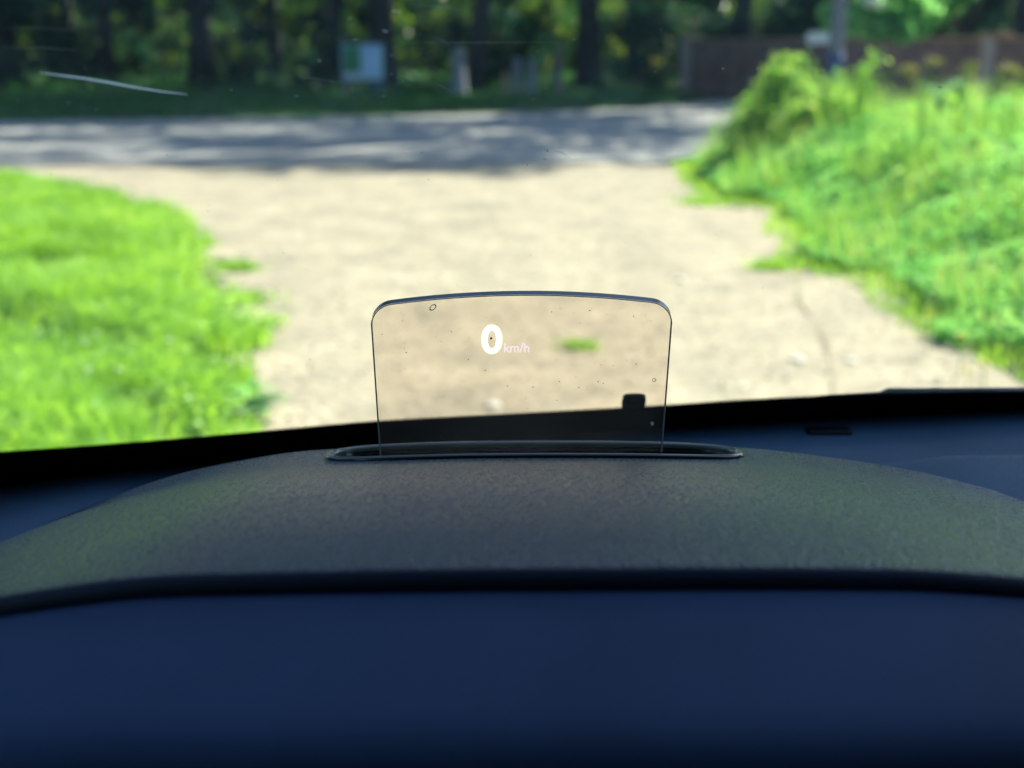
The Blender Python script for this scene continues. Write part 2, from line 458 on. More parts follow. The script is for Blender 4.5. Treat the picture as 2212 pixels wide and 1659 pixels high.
# ================================================================== GROUND
NEAR = {}   # outline of the gravel drive, metres at z=0
Lpts = [(-700, 362), (0, 388), (200, 424), (380, 470), (440, 540), (485, 600), (515, 680), (585, 748), (505, 815), (560, 860), (555, 930), (535, 1000), (535, 1150)]
Rpts = [(1340, 322), (1440, 350), (1500, 420), (1640, 455), (1700, 525), (1655, 575), (1850, 608), (1890, 660), (2000, 740), (2110, 800), (2215, 835), (2400, 900), (2600, 1000)]
LG = [onz(*p) for p in Lpts]
RG = [onz(*p) for p in Rpts]
def xl(y):   # left edge of drive at distance y
    pts = sorted([(p.y, p.x) for p in LG])
    return interp(y, [p[0] for p in pts], [p[1] for p in pts])
def xr(y):
    pts = sorted([(p.y, p.x) for p in RG])
    return interp(y, [p[0] for p in pts], [p[1] for p in pts])
RGS = [p for k, p in enumerate(RG) if k not in (4, 5)]
def xrs(y):   # the same edge without its small tongue, for the shape of the bank
    pts = sorted([(p.y, p.x) for p in RGS])
    return interp(y, [p[0] for p in pts], [p[1] for p in pts])
ROADN = [(-60, 16.8), (-12, 16.6), (-2, 16.5), (2, 17.0), (6, 18.2), (12, 20.5), (40, 30)]     # near edge (x, y)
ROADF = [(-60, 24.0), (-12, 25.4), (-3, 27.4), (3.0, 31.0), (6.0, 36.4), (8.5, 33.0), (12, 30.2), (40, 38)]
def yn(x): return interp(x, [p[0] for p in ROADN], [p[1] for p in ROADN])
def yf(x): return interp(x, [p[0] for p in ROADF], [p[1] for p in ROADF])
LMAX = max(p.y for p in LG)
RMAX = max(p.y for p in RG)
def side_dist(x, y):
    """signed distance outside of drive: left<0 returns ('L',d)"""
    l = xl(min(y, LMAX)) - x if y < LMAX else -1
    r = x - xr(min(y, RMAX + 5)) if y < 17 else -1
    return l, r
def gz(x, y):
    z = 0.0
    if y < 16.4:
        l = xl(y) - x
        if l > 0 and y < 14.3: z += 0.10 * smooth(l / 1.2) * smooth((14.2 - y) / 2.0)
    rr = x - xrs(min(y, RMAX))
    edge = yn(x) - y
    if rr > 0 and edge > 0:
        z += (0.26 * smooth(rr / 2.2) + 0.035 * min(rr, 6)) * smooth(edge / 1.6)
    if y > yf(x):
        z += 0.10 * smooth((y - yf(x)) / 2.5)
    if z > 0: z += 0.03 * fbm(x, y, 0.7)
    return z

def axis(segs):
    out = []
    for a, b, s in segs:
        n = max(1, int(round((b - a) / s)))
        out += [a + (b - a) * k / n for k in range(n)]
    out.append(segs[-1][1])
    return out
gx = axis([(-600, -60, 60), (-60, -14, 3), (-14, 14, 0.25), (14, 60, 3), (60, 600, 60)])
gy = axis([(-300, -10, 40), (-10, 2, 1.5), (2, 42, 0.25), (42, 100, 4), (100, 700, 60)])
rows = [[(x, y, gz(x, y) - 0.004) for x in gx] for y in gy]
tag(link("ground", grid_mesh("ground", rows), M['soil'], smooth_shade=True), "dark soil under the grass verges and the wood", kind="structure")

# gravel drive sheet
def sheet(name, mat, x0, x1, y0, y1, st, inside, zf):
    xs = axis([(x0, x1, st)]); ys = axis([(y0, y1, st)])
    idx = {}; V = []; F = []
    def vid(i, j):
        if (i, j) not in idx:
            idx[(i, j)] = len(V); V.append((xs[i], ys[j], zf(xs[i], ys[j])))
        return idx[(i, j)]
    for j in range(len(ys) - 1):
        for i in range(len(xs) - 1):
            if inside((xs[i] + xs[i+1]) / 2, (ys[j] + ys[j+1]) / 2):
                F.append((vid(i, j), vid(i+1, j), vid(i+1, j+1), vid(i, j+1)))
    return link(name, pymesh(name, V, F), mat, smooth_shade=True)
def in_drive(x, y):
    if y > yn(x) + 0.12 + 0.25 * fbm(x, 3, 0.6): return False
    w = 0.12 * fbm(x, y, 1.3, 3, 5.0)
    if y < LMAX - 0.05 and x < xl(y) - 0.1 + w: return False
    if x > xr(min(y, RMAX)) + 0.1 + w: return False
    return True
tag(sheet("gravel_drive", M['gravel'], -22, 5.2, -3, 17.6, 0.12, in_drive, lambda x, y: 0.002 + max(gz(x, y), 0) + 0.006 * fbm(x, y, 1.5)),
    "pale beige gravel drive widening towards the road", kind="structure")
tag(sheet("road", M['asphalt'], -60, 40, 14, 40, 0.4, lambda x, y: yn(x) - 0.2 < y < yf(x) + 0.2, lambda x, y: 0.012 + max(0, gz(x, y)) * 0.6),
    "worn grey road crossing left to right under dappled shade", kind="structure")

# ------------------------------------------------------------------ leaf, blade and stone generators
def unit(v): return v / np.maximum(np.linalg.norm(v, axis=1, keepdims=True), 1e-9)
def leaves(name, P, size, up=0.35, aspect=0.55, jitter=0.35, droop=0.0, rng=RNG):
    """pointed, slightly folded leaves: six vertices, two quads"""
    n = len(P)
    size = np.broadcast_to(size, (n,)) * (1 + jitter * rng.uniform(-1, 1, n))
    nrm = rng.normal(0, 1, (n, 3)); nrm[:, 2] = np.abs(nrm[:, 2]) + up; nrm = unit(nrm)
    t = rng.normal(0, 1, (n, 3)); t[:, 2] -= droop
    t = unit(t - nrm * np.sum(t * nrm, axis=1, keepdims=True))
    b = np.cross(nrm, t)
    L = size[:, None]; w = L * aspect * 0.5
    v = np.stack([P - t*L*0.5, P - t*L*0.12 + b*w + nrm*L*0.08, P + t*L*0.22 + b*w*0.8 + nrm*L*0.07, P + t*L*0.5,
                  P + t*L*0.22 - b*w*0.8 + nrm*L*0.07, P - t*L*0.12 - b*w + nrm*L*0.08], axis=1).reshape(-1, 3)
    base = (np.arange(n) * 6)[:, None]
    loops = np.concatenate([base + [0, 1, 2, 3], base + [0, 3, 4, 5]], axis=1).ravel()
    return npmesh(name, v, loops, np.full(n * 2, 4))
def blades(name, P, h, w, lean=0.35, rng=RNG):
    """grass blades bending over: two quads and a tip"""
    n = len(P)
    h = np.broadcast_to(h, (n,)) * rng.uniform(0.55, 1.3, n)
    w = np.broadcast_to(w, (n,)) * rng.uniform(0.7, 1.3, n)
    a = rng.uniform(0, 2*np.pi, n)
    d = np.stack([np.cos(a), np.sin(a), np.zeros(n)], 1)
    f = rng.uniform(0, 2*np.pi, n)
    s = np.stack([np.cos(f), np.sin(f), np.zeros(n)], 1) * w[:, None] * 0.5
    k = (np.abs(rng.normal(0, lean, n)) + 0.1)[:, None] * h[:, None]
    up = np.array([0, 0, 1.0]) * h[:, None]
    p1 = P + up * 0.45 + d * k * 0.25
    p2 = P + up * 0.80 + d * k * 0.85
    tip = P + up * 0.92 + d * k * 1.7
    v = np.stack([P - s, P + s, p1 + s*0.9, p1 - s*0.9, p2 + s*0.55, p2 - s*0.55, tip], 1).reshape(-1, 3)
    base = (np.arange(n) * 7)[:, None]
    loops = np.concatenate([base + [0, 1, 2, 3], base + [3, 2, 4, 5], base + [5, 4, 6]], axis=1).ravel()
    return npmesh(name, v, loops, np.tile([4, 4, 3], n))
def scatter(n, x0, x1, y0, y1, accept, rng=RNG):
    out = []
    while len(out) < n:
        xs = rng.uniform(x0, x1, n); ys = rng.uniform(y0, y1, n)
        for x, y in zip(xs, ys):
            if accept(x, y):
                out.append((x, y, gz(x, y)))
                if len(out) >= n: break
    return np.array(out)

# left lawn: long unmown grass
def acc_left(x, y):
    if y > LMAX - 0.1: return False
    d = xl(y) - x
    e = 0.30 * fbm(x, y, 1.7, 4, 2.0)
    if x < -0.47 * y - 0.8: return False
    if fbm(x, y, 1.9, 2, 31.0) < -0.33 and random.random() < 0.85: return False
    return d + e > 0 and (d + e > 0.25 or random.random() < (d + e) / 0.25 + 0.1)
P = scatter(95000, -9.5, 0.2, 2.6, 14.2, acc_left)
hh = np.array([0.10 + 0.085 * fbm(p[0], p[1], 1.5, 3, 9.0) + 0.07 * smooth((xl(p[1]) - p[0]) / 0.8) for p in P])
hh = np.clip(hh, 0.05, 0.3)
o = link("lawn_grass", blades("lawn_grass", P, hh, 0.011, 0.5), M['grass'])
tag(o, "long bright green grass left of the gravel drive", "grass", kind="stuff")
# clover and low leaves among the grass
P = scatter(26000, -9.5, 0.2, 2.6, 14.2, acc_left)
P[:, 2] += RNG.uniform(0.01, 0.15, len(P))
o = link("lawn_clover", leaves("lawn_clover", P, 0.035, up=1.2, aspect=0.9), M['grass'])
tag(o, "low clover leaves mixed into the grass left of the drive", "clover", kind="stuff")

# right bank: nettles and rank weeds
def acc_right(x, y):
    d = x - xr(min(y, RMAX)); e = 0.15 * fbm(x, y, 1.1, 3, 4.0)
    if y > yn(x) - 0.15 or x > 0.47 * y + 1.2: return False
    return d + e > 0
def canopy(x, y):
    """height of the weeds above the bank"""
    d = x - xrs(min(y, RMAX))
    h = 0.10 + 0.36 * smooth((d - 0.1) / 1.6)
    h *= 0.82 + 0.25 * fbm(x, y, 0.8, 3, 12.0) + 0.22 * fbm(x, y, 2.4, 2, 3.0)
    return max(0.05, h)
P = scatter(46000, 0.6, 9.5, 3.4, 19.5, acc_right)
CH = np.array([canopy(p[0], p[1]) for p in P])
o = link("bank_grass", blades("bank_grass", P, np.clip(CH * 0.75, 0.07, 0.5), 0.010, 0.4), M['grass'])
tag(o, "bright rank grass on the bank right of the drive", "grass", kind="stuff")
def acc_right2(x, y):
    return acc_right(x, y) and x - xr(min(y, RMAX)) > 0.25 + 0.3 * fbm(x, y, 1.0, 2, 8.0)
P = scatter(95000, 0.8, 9.5, 3.4, 19.5, acc_right2)
CH = np.array([canopy(p[0], p[1]) for p in P])
P[:, 2] += CH * (1 - RNG.uniform(0, 1, len(P)) ** 2.0 * 0.8)
o = link("bank_nettles", leaves("bank_nettles", P, 0.055, up=0.25, aspect=0.6, droop=0.3), M['weeds'])
tag(o, "dense nettle leaves heaped on the bank right of the drive", "nettles", kind="stuff")

P = scatter(9000, 0.9, 9.5, 3.4, 17.5, lambda x, y: acc_right2(x, y) and fbm(x, y, 1.2, 2, 19.0) > -0.1)
CH = np.array([canopy(p[0], p[1]) for p in P])
o = link("bank_tall_grass", blades("bank_tall_grass", P, CH + RNG.uniform(0.08, 0.34, len(P)), 0.012, 0.28), M['seedgrass'])
tag(o, "tall pale grass stalks standing above the nettles on the right bank", "grass", kind="stuff")

# verge across the road and woodland floor
def acc_verge(x, y):
    return y > yf(x) + 0.1 + 0.3 * fbm(x, 1, 0.5) and y < yf(x) + 12 and not (x > 5.0 and y > 34 - (x - 5) * 1.9)
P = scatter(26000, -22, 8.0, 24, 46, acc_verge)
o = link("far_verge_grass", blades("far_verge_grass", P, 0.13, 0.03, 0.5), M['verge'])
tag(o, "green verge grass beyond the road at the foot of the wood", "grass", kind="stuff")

# pebbles on the drive
def pebble_mesh(name, n, x0, x1, y0, y1, smin, smax):
    P = scatter(n, x0, x1, y0, y1, in_drive)
    ico = np.array([(0,0,1),(0.89,0,0.45),(0.28,0.85,0.45),(-0.72,0.53,0.45),(-0.72,-0.53,0.45),(0.28,-0.85,0.45),
                    (0.72,0.53,-0.3),(-0.28,0.85,-0.3),(-0.89,0,-0.3),(-0.28,-0.85,-0.3),(0.72,-0.53,-0.3)])
    F = [(0,1,2),(0,2,3),(0,3,4),(0,4,5),(0,5,1),(1,6,2),(2,7,3),(3,8,4),(4,9,5),(5,10,1),(2,6,7),(3,7,8),(4,8,9),(5,9,10),(1,10,6)]
    F = np.array(F)
    s = smin + (smax - smin) * RNG.uniform(0, 1, n) ** 3
    a = RNG.uniform(0, 2*np.pi, n)
    sc = np.stack([s * RNG.uniform(.7, 1.3, n), s * RNG.uniform(.7, 1.3, n), s * RNG.uniform(.35, .7, n)], 1)
    v = ico[None] * sc[:, None, :] * RNG.uniform(0.85, 1.15, (n, 11, 1))
    ca, sa = np.cos(a)[:, None], np.sin(a)[:, None]
    x = v[..., 0]*ca - v[..., 1]*sa; y = v[..., 0]*sa + v[..., 1]*ca
    v = np.stack([x, y, v[..., 2]], -1) + P[:, None, :] + np.array([0, 0, 0.006])
    loops = ((np.arange(n) * 11)[:, None, None] + F[None]).reshape(-1)
    return npmesh(name, v.reshape(-1, 3), loops, np.full(n * len(F), 3))
o = link("loose_gravel", pebble_mesh("loose_gravel", 9000, -6, 4.5, 3.2, 16.5, 0.003, 0.013), M['pebble'])
tag(o, "loose pebbles scattered over the gravel drive", "gravel", kind="stuff")

# single stones
def stone(name_pt, size, label, mat='stone'):
    bm = bmesh.new()
    bmesh.ops.create_icosphere(bm, subdivisions=2, radius=1.0)
    for v in bm.verts:
        k = 1 + 0.22 * mnoise.noise(v.co * 1.7 + Vector((size[0] * 90, 1, 2)))
        v.co = Vector((v.co.x * size[0], v.co.y * size[1], v.co.z * size[2])) * k
    o = link("stone", bm_done(bm, "stone"), M[mat], loc=name_pt + Vector((0, 0, size[2] * 0.35)))
    return tag(o, label, "stone", "single pale stones on the gravel")
stone(onz(1722, 780), (0.035, 0.045, 0.018), "flat whitish stone on the gravel right of the display glass")
stone(onz(1066, 880), (0.035, 0.05, 0.02), "whitish stone seen through the lower middle of the display glass")
stone(onz(562, 716), (0.07, 0.075, 0.03), "pale grey stone on the gravel beside the tip of the left grass")
stone(onz(1470, 607), (0.028, 0.05, 0.02), "small pale stone on open gravel above the glass's right corner")
stone(onz(1838, 782), (0.03, 0.04, 0.015), "small cream stone near the right-hand weeds and the dry stem")
stone(onz(1604, 838), (0.024, 0.03, 0.012), "tiny cream stone close above the dark windscreen band")

def tuft(pt, n, h, w, rad, label, mat='grass', name="grass_tuft", lean=0.7):
    P = np.array([(RNG.normal(0, rad), RNG.normal(0, rad * 0.8), 0.0) for _ in range(n)])
    o = link(name, blades(name, P, h, w, lean), M[mat], loc=pt)
    return tag(o, label, "grass tuft", "lone tufts on the gravel")
tuft(onz(1252, 752), 150, 0.05, 0.008, 0.05, "small green grass tuft on gravel seen through the display glass")
tuft(onz(1668, 580), 260, 0.07, 0.010, 0.08, "flat grass tuft reaching out onto gravel from the right bank")
tuft(onz(508, 585), 420, 0.07, 0.010, 0.07, "detached grass tuft beside the left lawn edge, farthest of its side")
tuft(onz(520, 655), 260, 0.08, 0.010, 0.09, "sunny grass tuft just off the middle of the left lawn edge")
tuft(onz(1530, 440), 420, 0.07, 0.014, 0.13, "sparse grass tuft near the road end of the right bank")

# broad-leaved weed at the left edge
def broad_weed(pt, n, L, label, mat='broad', cat="weed", name="broadleaf_weed", group=None, up=0.5):
    root = empty(name, pt)
    for k in range(n):
        a = 2 * math.pi * k / n + random.uniform(-.3, .3)
        ll = L * random.uniform(0.7, 1.15); d = Vector((math.cos(a), math.sin(a), 0)); s = Vector((-d.y, d.x, 0))
        rows = []
        for i in range(8):
            t = i / 7
            c = d * ll * t + Vector((0, 0, ll * up * math.sin(t * 2.3)))
            w = ll * 0.17 * math.sin(math.pi * min(1, t * 0.93 + 0.07)) ** 0.7 * (1 + 0.12 * math.sin(i * 2.4))
            rows.append([c - s * w + Vector((0, 0, w * .35)), c, c + s * w + Vector((0, 0, w * .35))])
        link("leaf", grid_mesh("leaf", rows), M[mat], root, True)
    return tag(root, label, cat, group)
broad_weed(onz(548, 905), 11, 0.15, "pale broad-leaved weed at the near corner of the left grass")
broad_weed(onz(538, 862), 8, 0.12, "darker dandelion rosette on gravel beside the left grass corner", 'weeds')

# dandelions in the right verge
def dandelion(px, py, r, label, mat='yellow'):
    g = onz(px, py); d = ray(px, py)
    # walk the ray until it meets the bank surface plus stem
    p = None
    for k in range(400):
        t = 3.0 + k * 0.05
        q = EYE + d * t
        if q.z <= gz(q.x, q.y) + 0.16 + (canopy(q.x, q.y) if q.x > 0 else 0.0) * 0.6:
            p = q; break
    if p is None: p = g
    z0 = gz(p.x, p.y)
    root = empty("yellow_flower" if mat == 'yellow' else "white_glint", (p.x, p.y, z0))
    h = p.z - z0
    bm = bmesh.new(); tube_bm(bm, [(0, 0, 0), (0.01, 0, h * .5), (0, 0, h)], 0.003, 6)
    link("stem", bm_done(bm, "stem"), M['grass'], root)
    bm = bmesh.new()
    for ring, (nn, rr, zz) in enumerate(((14, 1.0, 0.0), (11, 0.72, 0.25), (7, 0.4, 0.4))):
        for k in range(nn):
            a = 2*math.pi*k/nn + ring; w = 0.6 * rr * r * math.pi / nn * 1.6
            dd = Vector((math.cos(a), math.sin(a), 0)); s = Vector((-dd.y, dd.x, 0))
            zc = Vector((0, 0, h + 0.002))
            v = [bm.verts.new(zc), bm.verts.new(zc + dd*rr*r*.7 - s*w + Vector((0,0,zz*r))), bm.verts.new(zc + dd*rr*r + Vector((0,0,zz*r*1.2))), bm.verts.new(zc + dd*rr*r*.7 + s*w + Vector((0,0,zz*r)))]
            bm.faces.new(v)
    link("petals", bm_done(bm, "petals"), M[mat], root)
    return tag(root, label, "flower", "yellow dandelions along the right verge" if mat == 'yellow' else "flower-shaped white glints in the left grass")
for (px, py, r, lb) in [(1674, 395, 0.045, "large yellow dandelion nearest the road in the right verge"),
                        (1768, 487, 0.03, "yellow dandelion in the verge directly below the largest one"),
                        (1838, 550, 0.025, "yellow dandelion above the flat tuft that reaches onto the gravel"),
                        (1722, 590, 0.022, "yellow dandelion at the tip of the flat tuft on the gravel"),
                        (2010, 676, 0.022, "yellow dandelion midway down the right verge edge"),
                        (2077, 726, 0.024, "yellow dandelion in the lower right verge, left of the nettles"),
                        (2090, 800, 0.022, "yellow dandelion nearest the windscreen band at lower right"),
                        (2125, 783, 0.020, "yellow dandelion just right of the one nearest the windscreen band")]:
    dandelion(px, py, r, lb)
for (px, py, r, lb) in [(172, 738, 0.014, "flower-shaped white glint in the left grass, left of a close pair"),
                        (185, 742, 0.013, "flower-shaped white glint touching its neighbour in the left grass"),
                        (210, 722, 0.012, "flower-shaped white glint above the close pair in the left grass"),
                        (204, 772, 0.013, "flower-shaped white glint below the close pair in the left grass"),
                        (190, 800, 0.016, "flower-shaped white glint lowest of its cluster in the left grass"),
                        (258, 800, 0.015, "flower-shaped white glint rightmost of the cluster in the left grass"),
                        (366, 735, 0.015, "lone flower-shaped white glint near the lawn's dark hollow")]:
    dandelion(px, py, r, lb, 'white')  # petal shapes standing in for bright glints in the grass

# dry bent stem lying over the gravel on the right
pts = [onz(1702, 622), onz(1722, 645), onz(1738, 668), onz(1748, 685), onz(1765, 705), onz(1782, 740), onz(1792, 780), onz(1800, 820), onz(1799, 870)]
bm = bmesh.new(); tube_bm(bm, [p + Vector((0, 0, 0.015 + 0.01 * math.sin(i * 1.9))) for i, p in enumerate(pts)], [0.001, .0018, .0045, .0018, .0018, .004, .002, .002, .002], 6)
tag(link("dry_stem", bm_done(bm, "dry_stem"), M['dry'], smooth_shade=True), "thin dry bent stem lying on the gravel at lower right", "stem")

# ================================================================== RIGHT SIDE PLANTS, POLE, WALL
def stalk_weed(px, base_py, Y, tops, nleaf, label, mat='pale_weed', lsize=0.09, spread=0.16, name="tall_weed"):
    """upright weed: several leafy stalks, tops given as photo pixels"""
    b = at(px, base_py, Y); b.z = gz(b.x, b.y)
    root = empty(name, b)
    bm = bmesh.new(); P = []
    for (tx, ty) in tops:
        t = at(tx, ty, Y + random.uniform(-.3, .3)) - b
        q = [Vector((random.uniform(-.15, .15), random.uniform(-.15, .15), 0)) + (Vector((t.x * .35, t.y * .3, t.z * .5)) - Vector((0, 0, 0))) * s * 2 if s <= .5 else None for s in (0, .25, .5)]
        q = [Vector((q[0].x, q[0].y, 0)), q[1], q[2], Vector((t.x * .75, t.y * .7, t.z * .8)), t]
        tube_bm(bm, q, [.014, .012, .010, .007, .003], 6)
        for k in range(nleaf):
            s = random.uniform(0.25, 1.0) ** 0.8; i = min(3, int(s * 4)); f = s * 4 - i
            c = q[i].lerp(q[i + 1], f)
            rr = spread * (1.15 - s) + 0.03
            P.append(c + Vector((random.gauss(0, rr), random.gauss(0, rr), random.gauss(0, rr * .5))))
    link("stalks", bm_done(bm, "stalks"), M[mat], root)
    lf = link("foliage", leaves("foliage", np.array(P), lsize, up=0.1, aspect=0.5, droop=0.2), M[mat], root)
    tag(lf, kind="stuff")
    return tag(root, label, "weed")
stalk_weed(1690, 260, 15.5, [(1655, 175), (1690, 118), (1722, 122), (1738, 165), (1670, 150), (1705, 150), (1745, 190)], 330, "tall pale seeding weed left of the grey pole, tallest on the bank", lsize=0.075, spread=0.2)
stalk_weed(1800, 260, 15.0, [(1790, 165), (1820, 155), (1775, 180), (1805, 180), (1830, 195)], 130, "pale seeding weed at the foot of the grey pole", lsize=0.07, spread=0.17)
stalk_weed(1630, 300, 15.8, [(1610, 235), (1640, 205), (1665, 215), (1590, 262), (1650, 240)], 260, "low leafy weed at the road corner of the right bank", lsize=0.075, spread=0.26)
stalk_weed(1760, 270, 14.6, [(1745, 215), (1770, 200), (1800, 210), (1725, 230), (1830, 215)], 300, "broad leafy weed filling the gap below the grey pole", lsize=0.075, spread=0.28)
stalk_weed(1855, 240, 14.2, [(1895, 108), (1880, 135), (1862, 140), (1870, 165)], 80, "leaning seed-topped weed just right of the grey pole", lsize=0.06, spread=0.11)

def arch_weed(bpx, bpy, Y, path, headn, label, hw=0.12):
    """arching stem ending in a drooping seed head"""
    b = at(bpx, bpy, Y); z0 = gz(b.x, b.y); base = Vector((b.x, b.y, z0))
    root = empty("arching_weed", base)
    q = [Vector((0, 0, 0)), b - base] + [at(x, y, Y) - base for x, y in path]
    bm = bmesh.new(); tube_bm(bm, q, [0.009] + [0.008] * (len(q) - 2) + [0.004], 6)
    link("stem", bm_done(bm, "stem"), M['pale_weed'], root, True)
    P = []
    for k in range(int(headn * .6)):
        s = random.random() ** 0.7; i = len(q) - 2; c = q[i].lerp(q[i+1], s)
        P.append(c + Vector((random.gauss(0, hw*.28), random.gauss(0, hw*.3), random.gauss(0, hw * .22))))
    hd = link("seed_head", leaves("seed_head", np.array(P), 0.05, up=0.0, aspect=0.5), M['seed'], root)
    tag(hd, kind="stuff")
    return tag(root, label, "weed", "arching weeds in front of the brick wall")
arch_weed(1865, 205, 12, [(1878, 185), (1900, 168), (1922, 158), (1950, 152), (1972, 158)], 160, "arching weed whose brown head droops before the middle of the wall")
arch_weed(1992, 215, 12, [(2000, 190), (2006, 160), (2012, 138), (2018, 128)], 70, "upright weed with an orange-brown head before the wall", 0.13)
arch_weed(2080, 215, 11.5, [(2084, 185), (2088, 160), (2095, 145), (2104, 140)], 60, "weed with a yellowish head in front of the right pier", 0.10)
arch_weed(2136, 220, 11.5, [(2146, 190), (2156, 170), (2172, 155), (2196, 150)], 120, "arching weed just right of the right pier", 0.13)
arch_weed(2196, 225, 11.0, [(2198, 200), (2206, 182), (2216, 172), (2232, 166)], 90, "arching weed at the far right edge of the view", 0.10)
broad_weed(at(2030, 218, 12) - Vector((0, 0, 0.1)), 8, 0.24, "cluster of pale upright leaves among arching weeds before the wall", 'broad', up=1.1)
broad_weed(at(2060, 225, 11.5) - Vector((0, 0, 0.05)), 8, 0.2, "pinkish-green leaf rosette left of the right pier", 'pale_weed', up=0.9)

# grey pole with fingerpost plate and blue band
def pole():
    b = at(1796, 240, 24.0); z0 = gz(b.x, b.y)
    root = empty("wooden_pole", (b.x, b.y, 0.0))
    top = at(1822, 0, 24.0)
    k = (top - b); bm = bmesh.new()
    q = [Vector((b.x, b.y, -0.2)) - Vector((b.x, b.y, 0))]
    for s in (0.3, 1.2, 2.5, 4, 6, 8):
        q.append(Vector((0.012 * s, 0, s)))
    tube_bm(bm, q, [.15, .145, .14, .135, .13, .12, .11], 14)
    link("shaft", bm_done(bm, "shaft"), M['greywood'], root, True)
    bm = bmesh.new(); tube_bm(bm, [(0.018, 0, 0.95), (0.02, 0, 1.35)], [.147, .147], 16)
    link("blue_band", bm_done(bm, "blue_band"), M['bluepaint'], root, True)
    # pale finger plate pointing left
    pl = at(1762, 82, 24.0) - Vector((b.x, b.y, 0))
    bm = bmesh.new()
    prof = [(-0.22, 0.0), (-0.16, 0.10), (0.19, 0.09), (0.19, -0.09), (-0.16, -0.10)]
    f = [bm.verts.new((pl.x + x, -0.16, pl.z + z)) for x, z in prof]; g = [bm.verts.new((pl.x + x, -0.185, pl.z + z)) for x, z in prof]
    bm.faces.new(f); bm.faces.new(list(reversed(g)))
    for i in range(5): bm.faces.new((f[i], f[(i+1) % 5], g[(i+1) % 5], g[i]))
    link("finger_plate", bm_done(bm, "finger_plate"), M['signwhite'], root)
    return tag(root, "grey wooden pole with a blue band and small pale finger sign behind the bank", "pole")
pole()

# brick wall with piers
P1 = Vector((5.38, 39.8, 0)); P2 = Vector((10.25, 28.0, 0)); P3 = Vector((14.4, 18.0, 0))
def uvbox(name, p, q, thick, h, z0, mat, parent, ov=0.0):
    d = (q - p); L = d.length; d.normalize(); s = Vector((-d.y, d.x, 0)) * (thick / 2)
    a, b = p - d * ov, q + d * ov
    V = [a - s, b - s, b + s, a + s]
    vs = [Vector((v.x, v.y, z0)) for v in V] + [Vector((v.x, v.y, z0 + h)) for v in V]
    F = [(0, 1, 5, 4), (1, 2, 6, 5), (2, 3, 7, 6), (3, 0, 4, 7), (4, 5, 6, 7), (3, 2, 1, 0)]
    me = pymesh(name, vs, F); uv = me.uv_layers.new(name="UVMap")
    dims = [L, thick, L, thick]
    for fi, f in enumerate(me.polygons):
        for k, li in enumerate(f.loop_indices):
            if fi < 4: uv.data[li].uv = ((0, dims[fi])[k in (1, 2)], (0, h)[k in (2, 3)])
            else: uv.data[li].uv = ((0, L)[k in (1, 2)], (0, thick)[k in (2, 3)])
    return link(name, me, mat, parent)
wall = empty("brick_wall", P1)
tag(wall, "brown brick wall with pale piers beyond the bank at right", "wall")
def loc_(v): return v - P1
for a, b in ((P1, P2), (P2, P3)):
    dd = (b - a).normalized()
    uvbox("wall_panel", loc_(a + dd * 0.2), loc_(b - dd * 0.2), 0.23, 1.78, -0.2, M['brick'], wall)
    uvbox("coping", loc_(a + dd * 0.22), loc_(b - dd * 0.22), 0.33, 0.07, 1.582, M['coping'], wall)
for p in (P1, P2, P3):
    dd = (P2 - P1).normalized()
    uvbox("pier", loc_(p - dd * 0.2), loc_(p + dd * 0.2), 0.42, 1.85, -0.2, M['pier'], wall)
    uvbox("pier_cap", loc_(p - dd * 0.25), loc_(p + dd * 0.25), 0.52, 0.08, 1.652, M['coping'], wall)

